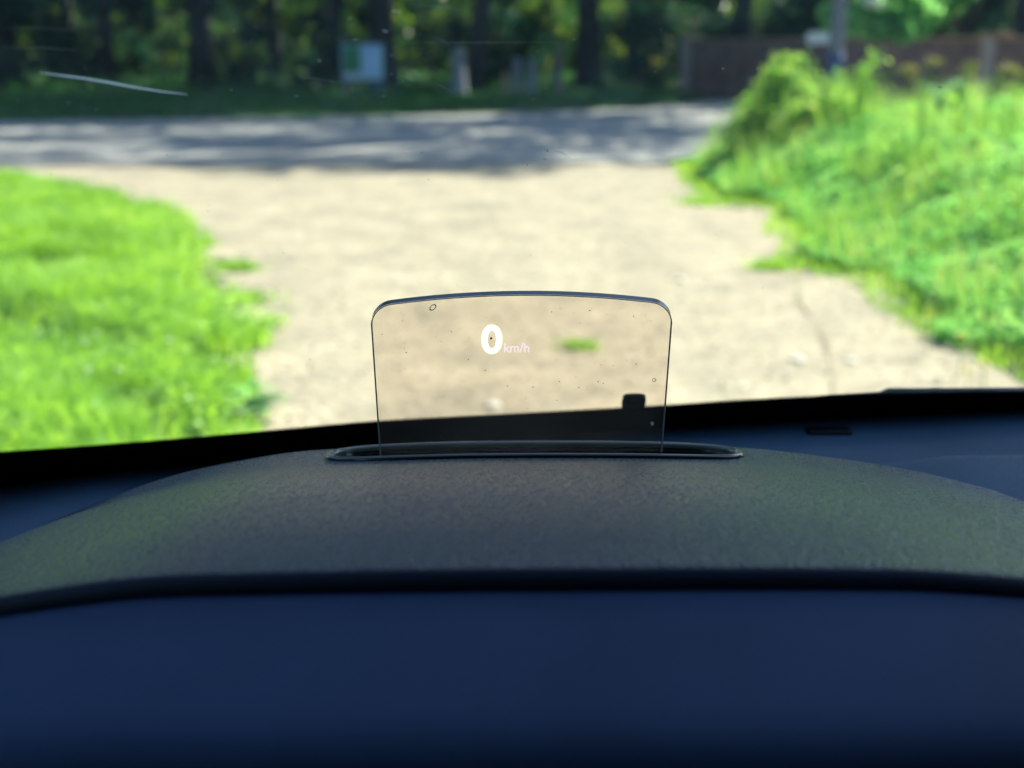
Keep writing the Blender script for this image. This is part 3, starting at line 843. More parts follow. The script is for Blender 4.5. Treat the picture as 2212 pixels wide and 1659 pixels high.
# ------------------------------------------------------------------ information board and posts
def board():
    Y = 35.5
    a = at(738, 96, Y); b = at(826, 96, Y); bot = at(738, 172, Y)
    c = Vector(((a.x + b.x) / 2, Y, 0)); z0 = gz(c.x, Y)
    w = b.x - a.x; h = a.z - bot.z; zc = (a.z + bot.z) / 2
    root = empty("information_board", (c.x, c.y, z0))
    zc -= z0
    bm = bmesh.new(); box_bm(bm, (0, 0, zc), (w, 0.04, h), bevel=0.006)
    link("panel", bm_done(bm, "panel"), M['signwhite'], root)
    # map picture and text sheet: printed sheets a few mm proud
    def sheet_(name, x0, x1, z0_, z1, mat, yy):
        bm = bmesh.new(); box_bm(bm, ((x0 + x1) / 2, yy, (z0_ + z1) / 2), (x1 - x0, 0.004, z1 - z0_))
        return link(name, bm_done(bm, name), mat, root)
    gm = noise_mat("printed_map", [(0.35, (0.03, 0.17, 0.08)), (0.5, (0.06, 0.27, 0.10)), (0.65, (0.12, 0.36, 0.24))], 3, 3, 0.5, 0, 0, 9)
    bl = noise_mat("printed_sheet", [(0.35, (0.46, 0.62, 0.95)), (0.6, (0.56, 0.80, 0.95))], 1.2, 2, 0.5, 0, 0, 9)
    sheet_("map_sheet", -w * .47, -w * .04, zc - h * .30, zc + h * .46, gm, -0.024)
    sheet_("text_sheet", -w * .02, w * .47, zc - h * .40, zc + h * .46, bl, -0.024)
    fr = M['teal']
    for nm, cx, cz, sx, sz in (("frame_rail", 0, zc + h/2 + .02, w + .08, .04), ("frame_rail", 0, zc - h/2 - .02, w + .08, .04),
                               ("frame_stile", -w/2 - .02, zc, .04, h), ("frame_stile", w/2 + .02, zc, .04, h)):
        bm = bmesh.new(); box_bm(bm, (cx, -0.005, cz), (sx, 0.07, sz - (0.002 if nm == "frame_stile" else 0)), bevel=0.004)
        link(nm, bm_done(bm, nm), fr, root)
    for sx, top in ((-w * .47, zc + h/2 + .17), (w * .40, zc + h/2)):
        bm = bmesh.new(); box_bm(bm, (sx, 0.085, top / 2 - .1), (0.13 if sx < 0 else .15, 0.12, top + .2), bevel=0.01)
        link("post", bm_done(bm, "post"), M['wood'], root)
    bm = bmesh.new(); box_bm(bm, (w * .36, -0.01, zc - h/2 - .16), (0.30, 0.03, 0.22), bevel=0.005)
    link("lower_plate", bm_done(bm, "lower_plate"), fr, root)
    return tag(root, "small information board with green map and pale blue sheet at the wood's edge", "sign board")
board()
def bollard(px, top_py, Y, r, label, mat='wood', base_w=1.2):
    p = at(px, top_py, Y); z0 = gz(p.x, p.y)
    bm = bmesh.new(); h = p.z - z0
    tube_bm(bm, [(0, 0, -0.15), (0, 0, 0.1), (0.01, 0, h * .6), (0, 0, h - r * .4), (0, 0, h)], [r * base_w, r * base_w, r, r, r * .6], 10)
    o = link("wooden_post", bm_done(bm, "wooden_post"), M[mat], smooth_shade=False, loc=(p.x, p.y, z0))
    return tag(o, label, "post", "short wooden posts along the wood's edge")
bollard(1207, 98, 35.0, 0.11, "pale round-topped wooden post, tallest and brightest of the short posts")
bollard(990, 104, 36.0, 0.17, "thick grey stump post left of the leaning trunk", 'greywood', 1.5)
bollard(1116, 124, 36.0, 0.12, "short grey post between the leaning trunk and the tall pale post", 'greywood')
bollard(1148, 128, 35.5, 0.12, "short dark grey post next left of the tall pale post", 'greywood', 1.3)
bollard(1090, 160, 36.5, 0.08, "lowest thin post beside the base of the leaning trunk", 'wood')

# ================================================================== WOOD
def trunk_mesh(name, h, r, lean, seed):
    rnd = random.Random(seed); bm = bmesh.new()
    q = []; rr = []
    for i in range(12):
        t = i / 11
        q.append(Vector((lean * h * t + 0.12 * math.sin(t * 5 + seed), 0.1 * math.sin(t * 4 + seed * 2), h * t - 0.2)))
        rr.append(r * (1.35 if i == 0 else 1.0) * (1 - 0.75 * t))
    tube_bm(bm, q, rr, 10)
    for k in range(9):
        t = rnd.uniform(0.35, 0.95); i = int(t * 11); b = q[i]
        a = rnd.uniform(0, 6.28); L = rnd.uniform(1.5, 3.6)
        tube_bm(bm, [b, b + Vector((math.cos(a) * L * .5, math.sin(a) * L * .5, L * .35)), b + Vector((math.cos(a) * L, math.sin(a) * L, L * .55))], [r * .28, r * .18, r * .05], 5)
    return bm_done(bm, name)
def crown_pts(n, h0, h1, rad, seed, clumps=34):
    rg = np.random.default_rng(seed)
    C = []
    for k in range(clumps):
        t = rg.uniform(0, 1); z = h0 + (h1 - h0) * t
        rr = rad * math.sin(math.pi * (0.15 + 0.8 * t)) ** 0.6 * math.sqrt(rg.uniform(0.05, 1))
        a = rg.uniform(0, 2*np.pi)
        C.append((rr * math.cos(a), rr * math.sin(a), z, rg.uniform(0.5, 1.25) * rad * 0.28))
    C = np.array(C); idx = rg.integers(0, clumps, n)
    d = unit(rg.normal(0, 1, (n, 3))) * (rg.uniform(0.2, 1, (n, 1)) ** 0.5)
    return C[idx, :3] + d * C[idx, 3:4] * np.array([1.15, 1.15, 0.75]), rg
TR = []
for v in range(6):
    h = (21, 18, 23, 16, 23, 21)[v]
    tm = trunk_mesh("trunk", h, (0.30, 0.24, 0.34, 0.20, 0.36, 0.3)[v], (0.01, -0.02, 0.015, 0.03, 0.005, 0.0)[v], v + 1)
    tm.materials.append(M['bark'])
    pts, rg = crown_pts((3200, 3000, 3600, 2600, 4900, 2300)[v], h * (0.42 if v < 5 else 0.62), h * 1.0, (4.0, 3.2, 4.4, 3.0, 6.8, 4.0)[v], 50 + v, 34 if v < 4 else 60)
    cm = leaves("crown", pts, 0.42, up=0.3, aspect=0.6, rng=rg)
    cm.materials.append(M['crown'])
    TR.append((tm, cm))
def tree(x, y, v, label, rz=0.0, s=1.0, group="trees of the wood", lean=None):
    root = empty("woodland_tree", (x, y, gz(x, y) if abs(x) < 40 else 0), rz)
    root.scale = (s, s, s)
    if lean: root.rotation_euler = (0, lean, 0)
    tm, cm = TR[v]
    link("trunk", tm, None, root, True)
    c = link("crown", cm, None, root); c["kind"] = "stuff"
    return tag(root, label, "tree", group)
# (photo x of trunk, distance, variant, scale, label)
tl = [(430, 40, 4, 1.05, "dark thick tree trunk left of the information board"),
      (731, 41, 1, 1.0, "dark tree trunk directly behind the board's left post"),
      (832, 39, 4, 1.1, "dark straight tree trunk just right of the information board"),
      (1274, 41, 4, 1.05, "thick dark tree trunk right of the tall pale post"),
      (598, 46, 1, 1.0, "slim dark tree trunk midway between two thick ones left of the board"),
      (235, 42, 3, 1.1, "slim tree trunk in the dark wood near the left"),
      (110, 47, 0, 1.0, "dark tree trunk nearest the left edge of the wood"),
      (1400, 48, 1, 1.0, "dark tree trunk just left of the brick wall's end pier"),
      (1180, 50, 3, 1.0, "slim distant tree trunk behind the short posts"),
      (20, 40, 4, 0.95, "thick dark tree trunk at the left edge of the view")]
for px, Y, v, s, lb in tl:
    p = at(px, 95, Y); tree(p.x, Y, v, lb, random.uniform(0, 6), s)
p = at(1033, 95, 38); tree(p.x - 0.25, 38, 0, "dark tree trunk leaning right behind the short grey posts", 0, 0.95, lean=R(5))
# the rest of the wood, deeper and beside
deep = []
rnd = random.Random(21)
while len(deep) < 24:
    x, y = rnd.uniform(-38, 34), rnd.uniform(42, 92)
    if x > 5 and y < 40 + (x - 5) * 0.3: continue
    if 17 < x < 27 and y < 46: continue
    if 53 < y < 76: continue        # gap left so sun reaches shrubs behind the first trees
    if all((x - a)**2 + (y - b)**2 > 20 for a, b in deep):
        deep.append((x, y))
        tree(x, y, rnd.randrange(4), "tall dark tree standing deep in the wood among many alike", rnd.uniform(0, 6), rnd.uniform(0.85, 1.15), "trees deep in the wood")
# trees behind the wall and beyond the frame whose shade falls on the road
for x, y, v, s, lb in ((7.5, 42.5, 0, 1.0, "tree behind the left end pier of the brick wall"), (9.6, 35.2, 2, 1.0, "tree rising behind the left wall panel, close to the pole"),
                       (13.0, 44.5, 1, 1.0, "tree far behind the wall, between the bush and the right pier"), (13.0, 33.6, 5, 1.0, "tall tree behind the wall at the right edge of the sunlit bush"),
                       (26.5, 33.0, 3, 0.9, "tree far to the right behind the wall")):
    tree(x, y, v, lb, 1.3 * x, s, "trees behind the brick wall")

# understorey
SH = []
for v in range(4):
    rg = np.random.default_rng(300 + v)
    pts, rg = crown_pts(2600, 0.15, (2.6, 3.4, 2.0, 4.2)[v], (1.7, 1.5, 1.9, 1.6)[v], 400 + v, 26)
    me = leaves("foliage", pts, 0.17, up=0.1, aspect=0.6, rng=rg); me.materials.append(M['shrub'])
    bm = bmesh.new()
    for k in range(6):
        a = k * 1.05 + v; t = Vector((math.cos(a) * .9, math.sin(a) * .9, 1.8))
        tube_bm(bm, [(0.05 * math.cos(a), 0.05 * math.sin(a), -.1), t * 0.5 + Vector((0, 0, .2)), t], [.035, .025, .01], 5)
    st = bm_done(bm, "stems"); st.materials.append(M['bark'])
    SH.append((me, st))
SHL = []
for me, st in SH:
    m2 = me.copy(); m2.materials[0] = M['glade']; SHL.append(m2)  # lit copy of the foliage, sunlight put into its leaf colour
def shrub(x, y, v, label, s=1.0, group="undergrowth shrubs in the wood", name="woodland_shrub", lit=False):
    root = empty(name, (x, y, gz(x, y)), random.uniform(0, 6)); root.scale = (s, s, s)
    link("stems", SH[v][1], None, root)
    f = link("foliage", SHL[v] if lit else SH[v][0], None, root); f["kind"] = "stuff"
    return tag(root, label, "shrub", group)
rnd = random.Random(5)
k = 0
for row, (y0, n, sp) in enumerate(((38.5, 12, 3.1), (44, 14, 3.0), (51, 16, 3.0), (59, 18, 3.3), (68, 20, 3.6))):
    for i in range(n):
        x = -sp * n * 0.55 + sp * i + rnd.uniform(-1, 1); y = y0 + rnd.uniform(-1.6, 2.2)
        if x > 4.5 and y < 42: continue
        if row == 0:
            if rnd.random() < 0.3: continue
            lb = "low undergrowth shrub in the front row of the wood"
            gp = "front row undergrowth"
        else:
            lb = "bushy shrub in the shade deep between the trunks"; gp = "undergrowth shrubs in the wood"
        if row == 1 and rnd.random() < 0.1: continue
        if row in (2, 3): lb = "shrub between the trunks, sunlight painted yellow-green into its leaves"; gp = "shrubs with sunlight painted into their leaves"
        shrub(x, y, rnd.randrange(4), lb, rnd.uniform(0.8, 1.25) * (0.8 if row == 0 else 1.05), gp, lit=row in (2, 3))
for x, y, s in ((9.3, 36.5, 1.0), (11.5, 33.6, 1.05), (13.6, 30.0, 1.0), (15.2, 26.0, 1.1), (8.0, 39.5, 1.1), (12.5, 36.5, 1.3)):
    shrub(x, y, 3 if s > 1 else 1, "dark shrub rising behind the brick wall", s, "shrubs behind the brick wall")
# closing thicket at the back of the wood
rg = np.random.default_rng(77)
n = 42000
xx = rg.uniform(-75, 75, n)
P = np.stack([xx, 84 + rg.normal(0, 2.2, n) + 0.0 * xx, rg.uniform(0, 1, n) ** 0.9 * (7 + 1.5 * np.sin(xx * 0.5))], 1)
tag(link("far_thicket", leaves("far_thicket", P, 0.75, up=0.0, aspect=0.7, rng=rg), M['crown']), "dense dark thicket closing off the back of the wood", "thicket", kind="stuff")
# the wood goes on round the clearing: left, right and behind the car
rg = np.random.default_rng(78)
n = 60000
a = rg.uniform(math.radians(62), math.radians(298), n)          # bearing from straight ahead, clockwise
rad = 44 + rg.normal(0, 3.0, n) + 5 * np.sin(a * 5)
P = np.stack([np.sin(a) * rad, np.cos(a) * rad + 12, rg.uniform(0, 1, n) ** 0.8 * (15 + 3 * np.sin(a * 17) + 2 * np.sin(a * 31))], 1)
tag(link("surrounding_wood", leaves("surrounding_wood", P, 1.25, up=0.0, aspect=0.75, rng=rg), M['crown']), "dark wood continuing round the clearing behind the car", "wood", kind="stuff")
# low plants over the wood floor
P = scatter(30000, -24, 12, 33, 62, lambda x, y: y > yf(x) + 9.0)
P[:, 2] += RNG.uniform(0.02, 0.45, len(P)) * RNG.uniform(0.2, 1, len(P))
tag(link("woodland_floor_plants", leaves("woodland_floor_plants", P, 0.16, up=0.7, aspect=0.6), M['verge']), "low dark green plants covering the floor of the wood", "ground cover", kind="stuff")

# sunny bush overhanging the wall
def sunny_bush():
    root = empty("sunny_bush", (10.6, 31.2, 0))
    bm = bmesh.new()
    cx = at(1960, 20, 26.5) - Vector((10.6, 31.2, 0))
    tube_bm(bm, [(0, 0, -.1), (0, 0, 1.6), (cx.x * .4, cx.y * .4, 2.6), (cx.x * .8, cx.y * .8, 2.9)], [.12, .1, .07, .03], 8)
    tube_bm(bm, [(0, 0, 1.6), (0.3, -1, 3.0), (0.2, -1.6, 4.0)], [.09, .06, .02], 8)
    link("trunk", bm_done(bm, "trunk"), M['bark'], root, True)
    P = []
    rg = np.random.default_rng(9)
    clumps = [(1800, 72, 26, .26), (1835, 50, 26, .32), (1888, 64, 26, .30), (1925, 34, 26.3, .38), (1950, 72, 26, .26), (2000, 34, 26.5, .36), (1985, 66, 26.2, .22),
              (2045, 8, 27, .34), (1880, 12, 26.2, .36), (1960, -5, 26.6, .4), (2085, -20, 27, .3), (1790, 28, 26.4, .22)]
    for px, py, Y, r in clumps:
        c = np.array(at(px, py, Y) - Vector((10.6, 31.2, 0)))
        m = int(520 * r / .45)
        d = unit(rg.normal(0, 1, (m, 3))) * rg.uniform(.1, 1, (m, 1)) ** .5 * r
        P.append(c + d * np.array([1.1, 1.1, .8]))
    f = link("crown", leaves("crown", np.concatenate(P), 0.14, up=0.1, aspect=0.55, droop=.5, rng=rg), M['bush'], root); f["kind"] = "stuff"
    c = at(1885, 6, 25.6) - Vector((10.6, 31.2, 0))
    d = unit(rg.normal(0, 1, (160, 3))) * rg.uniform(.3, 1, (160, 1)) * .2
    f = link("blossom", leaves("blossom", np.array(c) + d * np.array([1.2, 1, .45]), 0.07, up=1.5, aspect=0.9, rng=rg), M['white'], root)
    tag(f, "pale blossom cluster at the top of the bush")
    return tag(root, "sunlit bright green bush hanging over the brick wall behind the pole", "bush")
sunny_bush()

# tree added beside the drive, outside the view, so its crown shades the car
def shade_tree():
    zc = 7.2; k = (zc - 1.3) / SDIR.z
    c = Vector((0.25, 0.7, 1.3)) + SDIR * k
    root = empty("added_shade_tree", (c.x + 1.2, c.y - 0.9, 0))
    bm = bmesh.new()
    o = Vector((c.x + 1.2, c.y - 0.9, 0))
    tube_bm(bm, [(0, 0, -.2), (0, 0, 2.5), (-.4, .3, 4.8), (c.x - o.x, c.y - o.y, 7.0), (c.x - o.x, c.y - o.y, 9.0)], [.26, .2, .16, .1, .04], 10)
    link("trunk", bm_done(bm, "trunk"), M['bark'], root, True)
    rg = np.random.default_rng(4)
    d = unit(rg.normal(0, 1, (15000, 3))) * rg.uniform(0, 1, (15000, 1)) ** .45 * np.array([2.6, 2.6, 1.7])
    P = np.array(c - o) + d + np.array([0, 0, .3])
    f = link("crown", leaves("crown", P, 0.26, up=0.8, aspect=0.65, rng=rg), M['crown'], root); f["kind"] = "stuff"
    return tag(root, "unseen leafy tree added beside the drive to shade the car", "tree")
shade_tree()
tree(-8.6, 13.2, 4, "unseen spreading tree left of the lawn, added to block sky from the dash", 0.7, 0.95, "unseen trees added beside the drive")  # out of view, added to cut the sky reflected in the dash

# ================================================================== CAR
car = empty("car", (0.4, 0.0, 0.0))
tag(car, "car seen from its driver's seat, dark dashboard with raised head-up display glass", "car")
def cpart(name, me, mat, parent=None, sm=True):
    """part of the car: mesh given in world metres"""
    par = parent or car
    o = link(name, me, mat, par, sm)
    if par is car: me.transform(Matrix.Translation((-0.4, 0, 0)))
    else: me.transform(Matrix.Translation((-0.4, 0, 0)))
    return o
ZB = 1.20
TS = 0.85
def yb(X): return -0.1486 * X * X + 0.245 * X + 0.968
def wz(X, Y): return ZB + (yb(X) - Y) * TS
def onscreen(px, py, off=0.0):
    """where the line of sight through (px,py) meets the windscreen"""
    d = ray(px, py); lo, hi = 0.2, 2.0
    for _ in range(50):
        t = (lo + hi) / 2; q = EYE + d * t
        if wz(q.x, q.y) - off > q.z: lo = t
        else: hi = t
    return EYE + d * lo
# windscreen
rows = []
for j in range(31):
    s = j / 30 * 0.70
    rows.append([(X, yb(X) + 0.01 - s * (1 - 0.06 * ((X - .4) / .9) ** 2), wz(X, yb(X) + 0.01 - s)) for X in [-0.5 + 1.8 * i / 60 for i in range(61)]])
wsc = cpart("windscreen", grid_mesh("windscreen", rows), M['screen'])
# ceramic band: solid part and dotted margin
tops_px = [-260, 0, 180, 370, 550, 810, 1100, 1440, 1600, 1800, 2000, 2212, 2600]
tops_py = [1002, 980, 967, 952, 936, 913, 897, 878, 867, 857, 851, 848, 846]
solid = []; V = []; UV = []; U = 0; prev = None
for i in range(241):
    px = -250 + (2840) * i / 240
    p = onscreen(px, pchip(px, tops_px, tops_py), 0.003)
    if prev is not None: U += (p - prev).length
    prev = p
    solid.append((p, U))
rows = []; uvs = []
upv = Vector((0, -1, TS)).normalized()
for p, u in solid:
    X = p.x; y0 = yb(X) + 0.012; base = Vector((X, y0, wz(X, y0) - 0.003))
    rows.append([base, base.lerp(p, .5), p, p + upv * 0.0065]); uvs.append([(u, -.04), (u, -.02), (u, 0.0), (u, .0065)])
me = grid_mesh("ceramic_band", rows)
uvl = me.uv_layers.new(name="UVMap"); flat = [q for r in uvs for q in r]
for lp in me.loops: uvl.data[lp.index].uv = flat[lp.vertex_index]
cpart("ceramic_band", me, M['frit'], wsc)
# little black sensor pad standing on the band behind the display glass
c = onscreen(1369, 868, 0.006)
bm = bmesh.new(); q = Matrix.Rotation(-math.atan(TS) + R(90), 3, 'X')
rot = Vector((0, -TS, -1)).normalized().to_track_quat('Z', 'Y').to_matrix()
box_bm(bm, (0, 0, 0), (0.0175, 0.021, 0.005), bevel=0.0048)
bmesh.ops.transform(bm, matrix=Matrix.Translation(c) @ rot.to_4x4(), verts=bm.verts)
cpart("sensor_pad", bm_done(bm, "sensor_pad"), M['black'], wsc)
# scratch and dust flecks on the windscreen
def fleck_bm(bm, px, py, rpx, asp=1.0, ang=0.0, off=0.0025, n=7):
    vs = []
    for k in range(n):
        a = 2*math.pi*k/n; rr = rpx * random.uniform(0.6, 1.1)
        x = math.cos(a) * rr * asp; y = math.sin(a) * rr
        vs.append(bm.verts.new(onscreen(px + x*math.cos(ang) - y*math.sin(ang), py + x*math.sin(ang) + y*math.cos(ang), off)))
    bm.faces.new(vs)
def line_on(bm, pts, w, off=0.0025):
    L = []
    for i, (x, y) in enumerate(pts):
        t = i / (len(pts) - 1); ww = w * (math.sin(math.pi * (0.04 + 0.92 * t)) ** 0.7)
        L.append((bm.verts.new(onscreen(x, y - ww, off)), bm.verts.new(onscreen(x, y + ww, off))))
    for a, b in zip(L, L[1:]): bm.faces.new((a[0], b[0], b[1], a[1]))
bm = bmesh.new()
line_on(bm, [(85, 157), (125, 162), (180, 169), (235, 178), (290, 188), (345, 197), (405, 204)], 2.6)
cpart("scratch", bm_done(bm, "scratch"), M['scratch'], wsc, False)
bm = bmesh.new()
line_on(bm, [(640, 165), (700, 173), (760, 182)], 0.45); line_on(bm, [(890, 92), (1000, 92), (1210, 91)], 0.4)
line_on(bm, [(0, 61), (80, 60), (170, 66)], 0.4); line_on(bm, [(0, 103), (90, 103), (170, 109)], 0.5)
line_on(bm, [(935, 78), (960, 90), (975, 102)], 0.5); line_on(bm, [(1190, 322), (1215, 330), (1235, 345)], 0.5)
line_on(bm, [(935, 178), (955, 187), (975, 197)], 0.7); line_on(bm, [(880, 10), (960, 15), (1000, 22)], 0.4)
cpart("fine_scratch", bm_done(bm, "fine_scratch"), M['speck'], wsc, False)
bm = bmesh.new()
for px, py, r, a in [(855, 25, 4, 4), (831, 67, 4, 3), (768, 86, 3, 4), (757, 40, 2.2, 4), (1010, 188, 1.6, 2), (1151, 214, 2, 1.8), (1182, 326, 2.5, 2), (1490, 170, 2.2, 1.8), (1562, 148, 3.4, 1.2),
                     (2030, 188, 3, 3), (845, 160, 1.2, 5), (845, 119, 1.2, 5), (640, 207, 1.5, 6), (690, 131, 3, 2.4), (828, 208, 1.2, 8), (870, 175, 1, 6), (1415, 154, 1.6, 2), (1240, 85, 1.6, 2), (1638, 149, 2.4, 2.2), (110, 376, 1.7, 1.6),
                     (500, 194, 2.2, 2), (505, 65, 1.8, 3), (1228, 90, 1.2, 1), (147, 221, 1.0, 7)]:
    fleck_bm(bm, px, py, r * .8, a * .8, random.uniform(-.1, .25))
rnd = random.Random(3)
for k in range(230):
    px, py = rnd.uniform(0, 2212), rnd.uniform(0, 1) ** 1.5 * 420
    r = 0.4 + 1.0 * rnd.random() ** 4
    fleck_bm(bm, px, py, r, rnd.uniform(1, 2.2), rnd.uniform(-.4, .4), n=5)
for k in range(60):
    fleck_bm(bm, rnd.uniform(0, 2212), rnd.uniform(420, 820), 0.5 + .4 * rnd.random(), rnd.uniform(1, 2), 0, n=5)
o = cpart("dust_specks", bm_done(bm, "dust_specks"), M['speck'], wsc, False); o["kind"] = "stuff"

# wiper resting outside at the foot of the windscreen
bm = bmesh.new()
wq = []
for px, py in [(1660, 884), (1740, 868), (1790, 861), (1850, 859), (1900, 857), (1918, 853), (2000, 853), (2120, 852), (2300, 850)]:
    p = onscreen(px, py, -0.016); wq.append(p)
tube_bm(bm, wq, [.002, .003, .0034, .004, .0044, .006, .006, .006, .006], 8)
cpart("wiper", bm_done(bm, "wiper"), M['wiper'])

# main dashboard top
def dz(X, Y):
    z = ZB - 0.002
    b = 0.022 * smooth((X - 0.17) / 0.16) * smooth((0.905 - Y) / 0.05)
    z += b
    if Y < 0.80: z -= 0.06 * (0.80 - Y) ** 1.0 * (1 - smooth((X - 0.1) / 0.2))
    z -= 0.05 * max(0, abs(X - 0.4) - 0.7)
    if Y < 0.72: z -= 2.2 * (0.72 - Y) ** 2
    return z
rows = []
for j in range(61):
    t = j / 60
    rows.append([(X, 0.50 + (yb(X) + 0.004 - 0.50) * t, dz(X, 0.50 + (yb(X) + 0.004 - 0.50) * t)) for X in [-0.5 + 1.8 * i / 120 for i in range(121)]])
rows.insert(0, [(p[0], p[1] + 0.01, p[2] - 0.35) for p in rows[0]])
dash = cpart("dashboard", grid_mesh("dashboard", rows), M['dash'])
# slot near the windscreen on the right
c = onz(1790, 929, ZB)
bm = bmesh.new(); box_bm(bm, (c.x, c.y, dz(c.x, c.y) + 0.0006), (0.036, 0.016, 0.006), bevel=0.0025)
cpart("sensor_slot", bm_done(bm, "sensor_slot"), M['black'], dash)

# instrument hood
LX = [-.60, -.45, -.36, -.30, -.231, -.159, -.114, 0, .144, .218, .27, .31, .40, .50, .62]
LZ = [1.040, 1.130, 1.178, 1.207, 1.2345, 1.2505, 1.2550, 1.2585, 1.2562, 1.2480, 1.2390, 1.2290, 1.202, 1.165, 1.11]
def zl(X): return pchip(X, LX, LZ)
PY = [.45, .50, .54, .58, .62, .66, .70, .735, .76, .79, .815, .84, .88, .95]
PD = [.0496, .0454, .0408, .0350, .0278, .0190, .0085, .0, -.0045, -.0095, -.017, -.030, -.065, -.18]
def yc(X): return 0.45 + 0.28 * min(X * X, .2)
def zh(X, Y):
    return zl(X) + pchip(Y, PY, PD) * (1.0)
# tray opening outline (stadium with pointed rounded ends)
TXL, TXR = at(712, 980, .755).x, at(1596, 982, .755).x
TCX, TA = (TXL + TXR) / 2, (TXR - TXL) / 2
def tray_outline(k, scale=1.0, n=96):
    a = 2 * math.pi * k / n
    ca, sa = math.cos(a), math.sin(a)
    e = 0.34
    x = TCX + TA * scale * (abs(ca) ** e) * (1 if ca >= 0 else -1)
    b = (0.028 if sa >= 0 else 0.024) * (1 + (scale - 1) * 4)
    y = 0.759 + b * (abs(sa) ** 0.75) * (1 if sa >= 0 else -1)
    # front edge follows a very flat bow
    return x, y
XS = [-0.60 + 1.22 * i / 170 for i in range(171)]
rows = []
YS = [0.0, 0.02, 0.045, 0.07, 0.1, .13, .16, .19, .22, .25, .28, .31, .34, .37, .40, .43, .46, .49, .52, .55, .58, .61, .65, .7, .76, .83, .91, 1.0]
for dyc, dzc in ((0.006, -0.018), (0.001, -0.0105), (-0.0024, -0.0082), (-0.0034, -0.0055), (-0.0026, -0.0026), (-0.0010, -0.0008)):
    rows.append([(X, yc(X) + dyc, zh(X, yc(X)) + dzc) for X in XS])
for s in YS:
    rows.append([(X, yc(X) + (0.95 - yc(X)) * s, zh(X, yc(X) + (0.95 - yc(X)) * s)) for X in XS])
hoodme = grid_mesh("instrument_hood", rows)
# cut the tray opening: push vertices inside the outline down (hidden beneath the tray)
bmh = bmesh.new(); bmh.from_mesh(hoodme)
def inside_tray(x, y, m=0.0):
    u = abs(x - TCX) / (TA + m)
    if u >= 1: return False
    w = (1 - u ** (2 / 0.34)) ** (0.75 / 2) if u < 1 else 0
    yy = y - 0.759
    return -(0.024 + m) * w < yy < (0.028 + m) * w
# refine the hood where the tray sits, then delete covered faces
dl = [f for f in bmh.faces if inside_tray(f.calc_center_median().x, f.calc_center_median().y, 0.02)]
bmesh.ops.subdivide_edges(bmh, edges=list({e for f in dl for e in f.edges}), cuts=5, use_grid_fill=True)
for v in bmh.verts:
    if 0.70 < v.co.y < 0.83: v.co.z = zh(v.co.x, v.co.y)
dl = [f for f in bmh.faces if inside_tray(f.calc_center_median().x, f.calc_center_median().y, -0.0005) and f.normal.z > .3 or (inside_tray(f.calc_center_median().x, f.calc_center_median().y, -0.0005))]
bmesh.ops.delete(bmh, geom=dl, context='FACES')
bmesh.ops.recalc_face_normals(bmh, faces=bmh.faces)
bmh.to_mesh(hoodme); bmh.free()
hoodme.materials.append(M['hood']); hoodme.materials.append(M['hoodlip'])
for p in hoodme.polygons:      # the rolled front edge has a finer, flatter grain
    if p.center.y < yc(p.center.x) + 0.0002: p.material_index = 1
hood = cpart("instrument_hood", hoodme, M['hood'])

# head-up display: rim, tray, glass
hud = empty("head_up_display", (0, 0, 0)); hud.parent = car
def hp(name, me, mat, sm=True):
    o = link(name, me, mat, hud, sm); me.transform(Matrix.Translation((-0.4, 0, 0))); return o
rings = []
for (sc_, dzz) in ((1.035, -0.0005), (1.032, 0.0016), (1.018, 0.0030), (1.0, 0.0028), (0.985, 0.0012), (0.975, -0.003)):
    ring = []
    for k in range(192):
        x, y = tray_outline(k, 1.0, 192)
        off = (sc_ - 1) * 0.10
        dx, dy = x - TCX, (y - 0.759)
        nx = np.sign(dx) * (abs(dx) / TA) ** 6; ny = np.sign(dy) * (1 - (abs(dx) / TA) ** 8)
        l = math.hypot(nx, ny) or 1
        x2, y2 = x + nx / l * off, y + ny / l * off
        ring.append((x2, y2, zh(x2, y2) + dzz))
    rings.append(ring)
hp("rim", grid_mesh("rim", rings, True), M['rim'])
rings = []
for (sc_, dzz) in ((0.990, 0.0019), (0.984, 0.0016), (0.979, 0.0004), (0.977, -0.0012)):
    ring = []
    for k in range(192):
        x, y = tray_outline(k, 1.0, 192)
        off = (sc_ - 1) * 0.10
        dx, dy = x - TCX, (y - 0.759)
        nx = np.sign(dx) * (abs(dx) / TA) ** 6; ny = np.sign(dy) * (1 - (abs(dx) / TA) ** 8)
        l = math.hypot(nx, ny) or 1
        x2, y2 = x + nx / l * off, y + ny / l * off
        ring.append((x2, y2, zh(x2, y2) + dzz + 0.0006))
    rings.append(ring)
hp("inner_lip", grid_mesh("inner_lip", rings, True), M['satin'])
rings = []
for (sc_, dzz) in ((0.99, -0.001), (0.96, -0.010), (0.93, -0.022), (0.90, -0.028), (0.3, -0.029)):
    ring = []
    for k in range(192):
        x, y = tray_outline(k, 1.0, 192)
        x = TCX + (x - TCX) * (1 - (1 - sc_) * .35 if sc_ > .5 else sc_); y = 0.759 + (y - 0.759) * sc_
        ring.append((x, y, zh(x, y) + dzz if sc_ > .5 else 1.226))
    rings.append(ring)
hp("tray", grid_mesh("tray", rings, True), M['deep'])

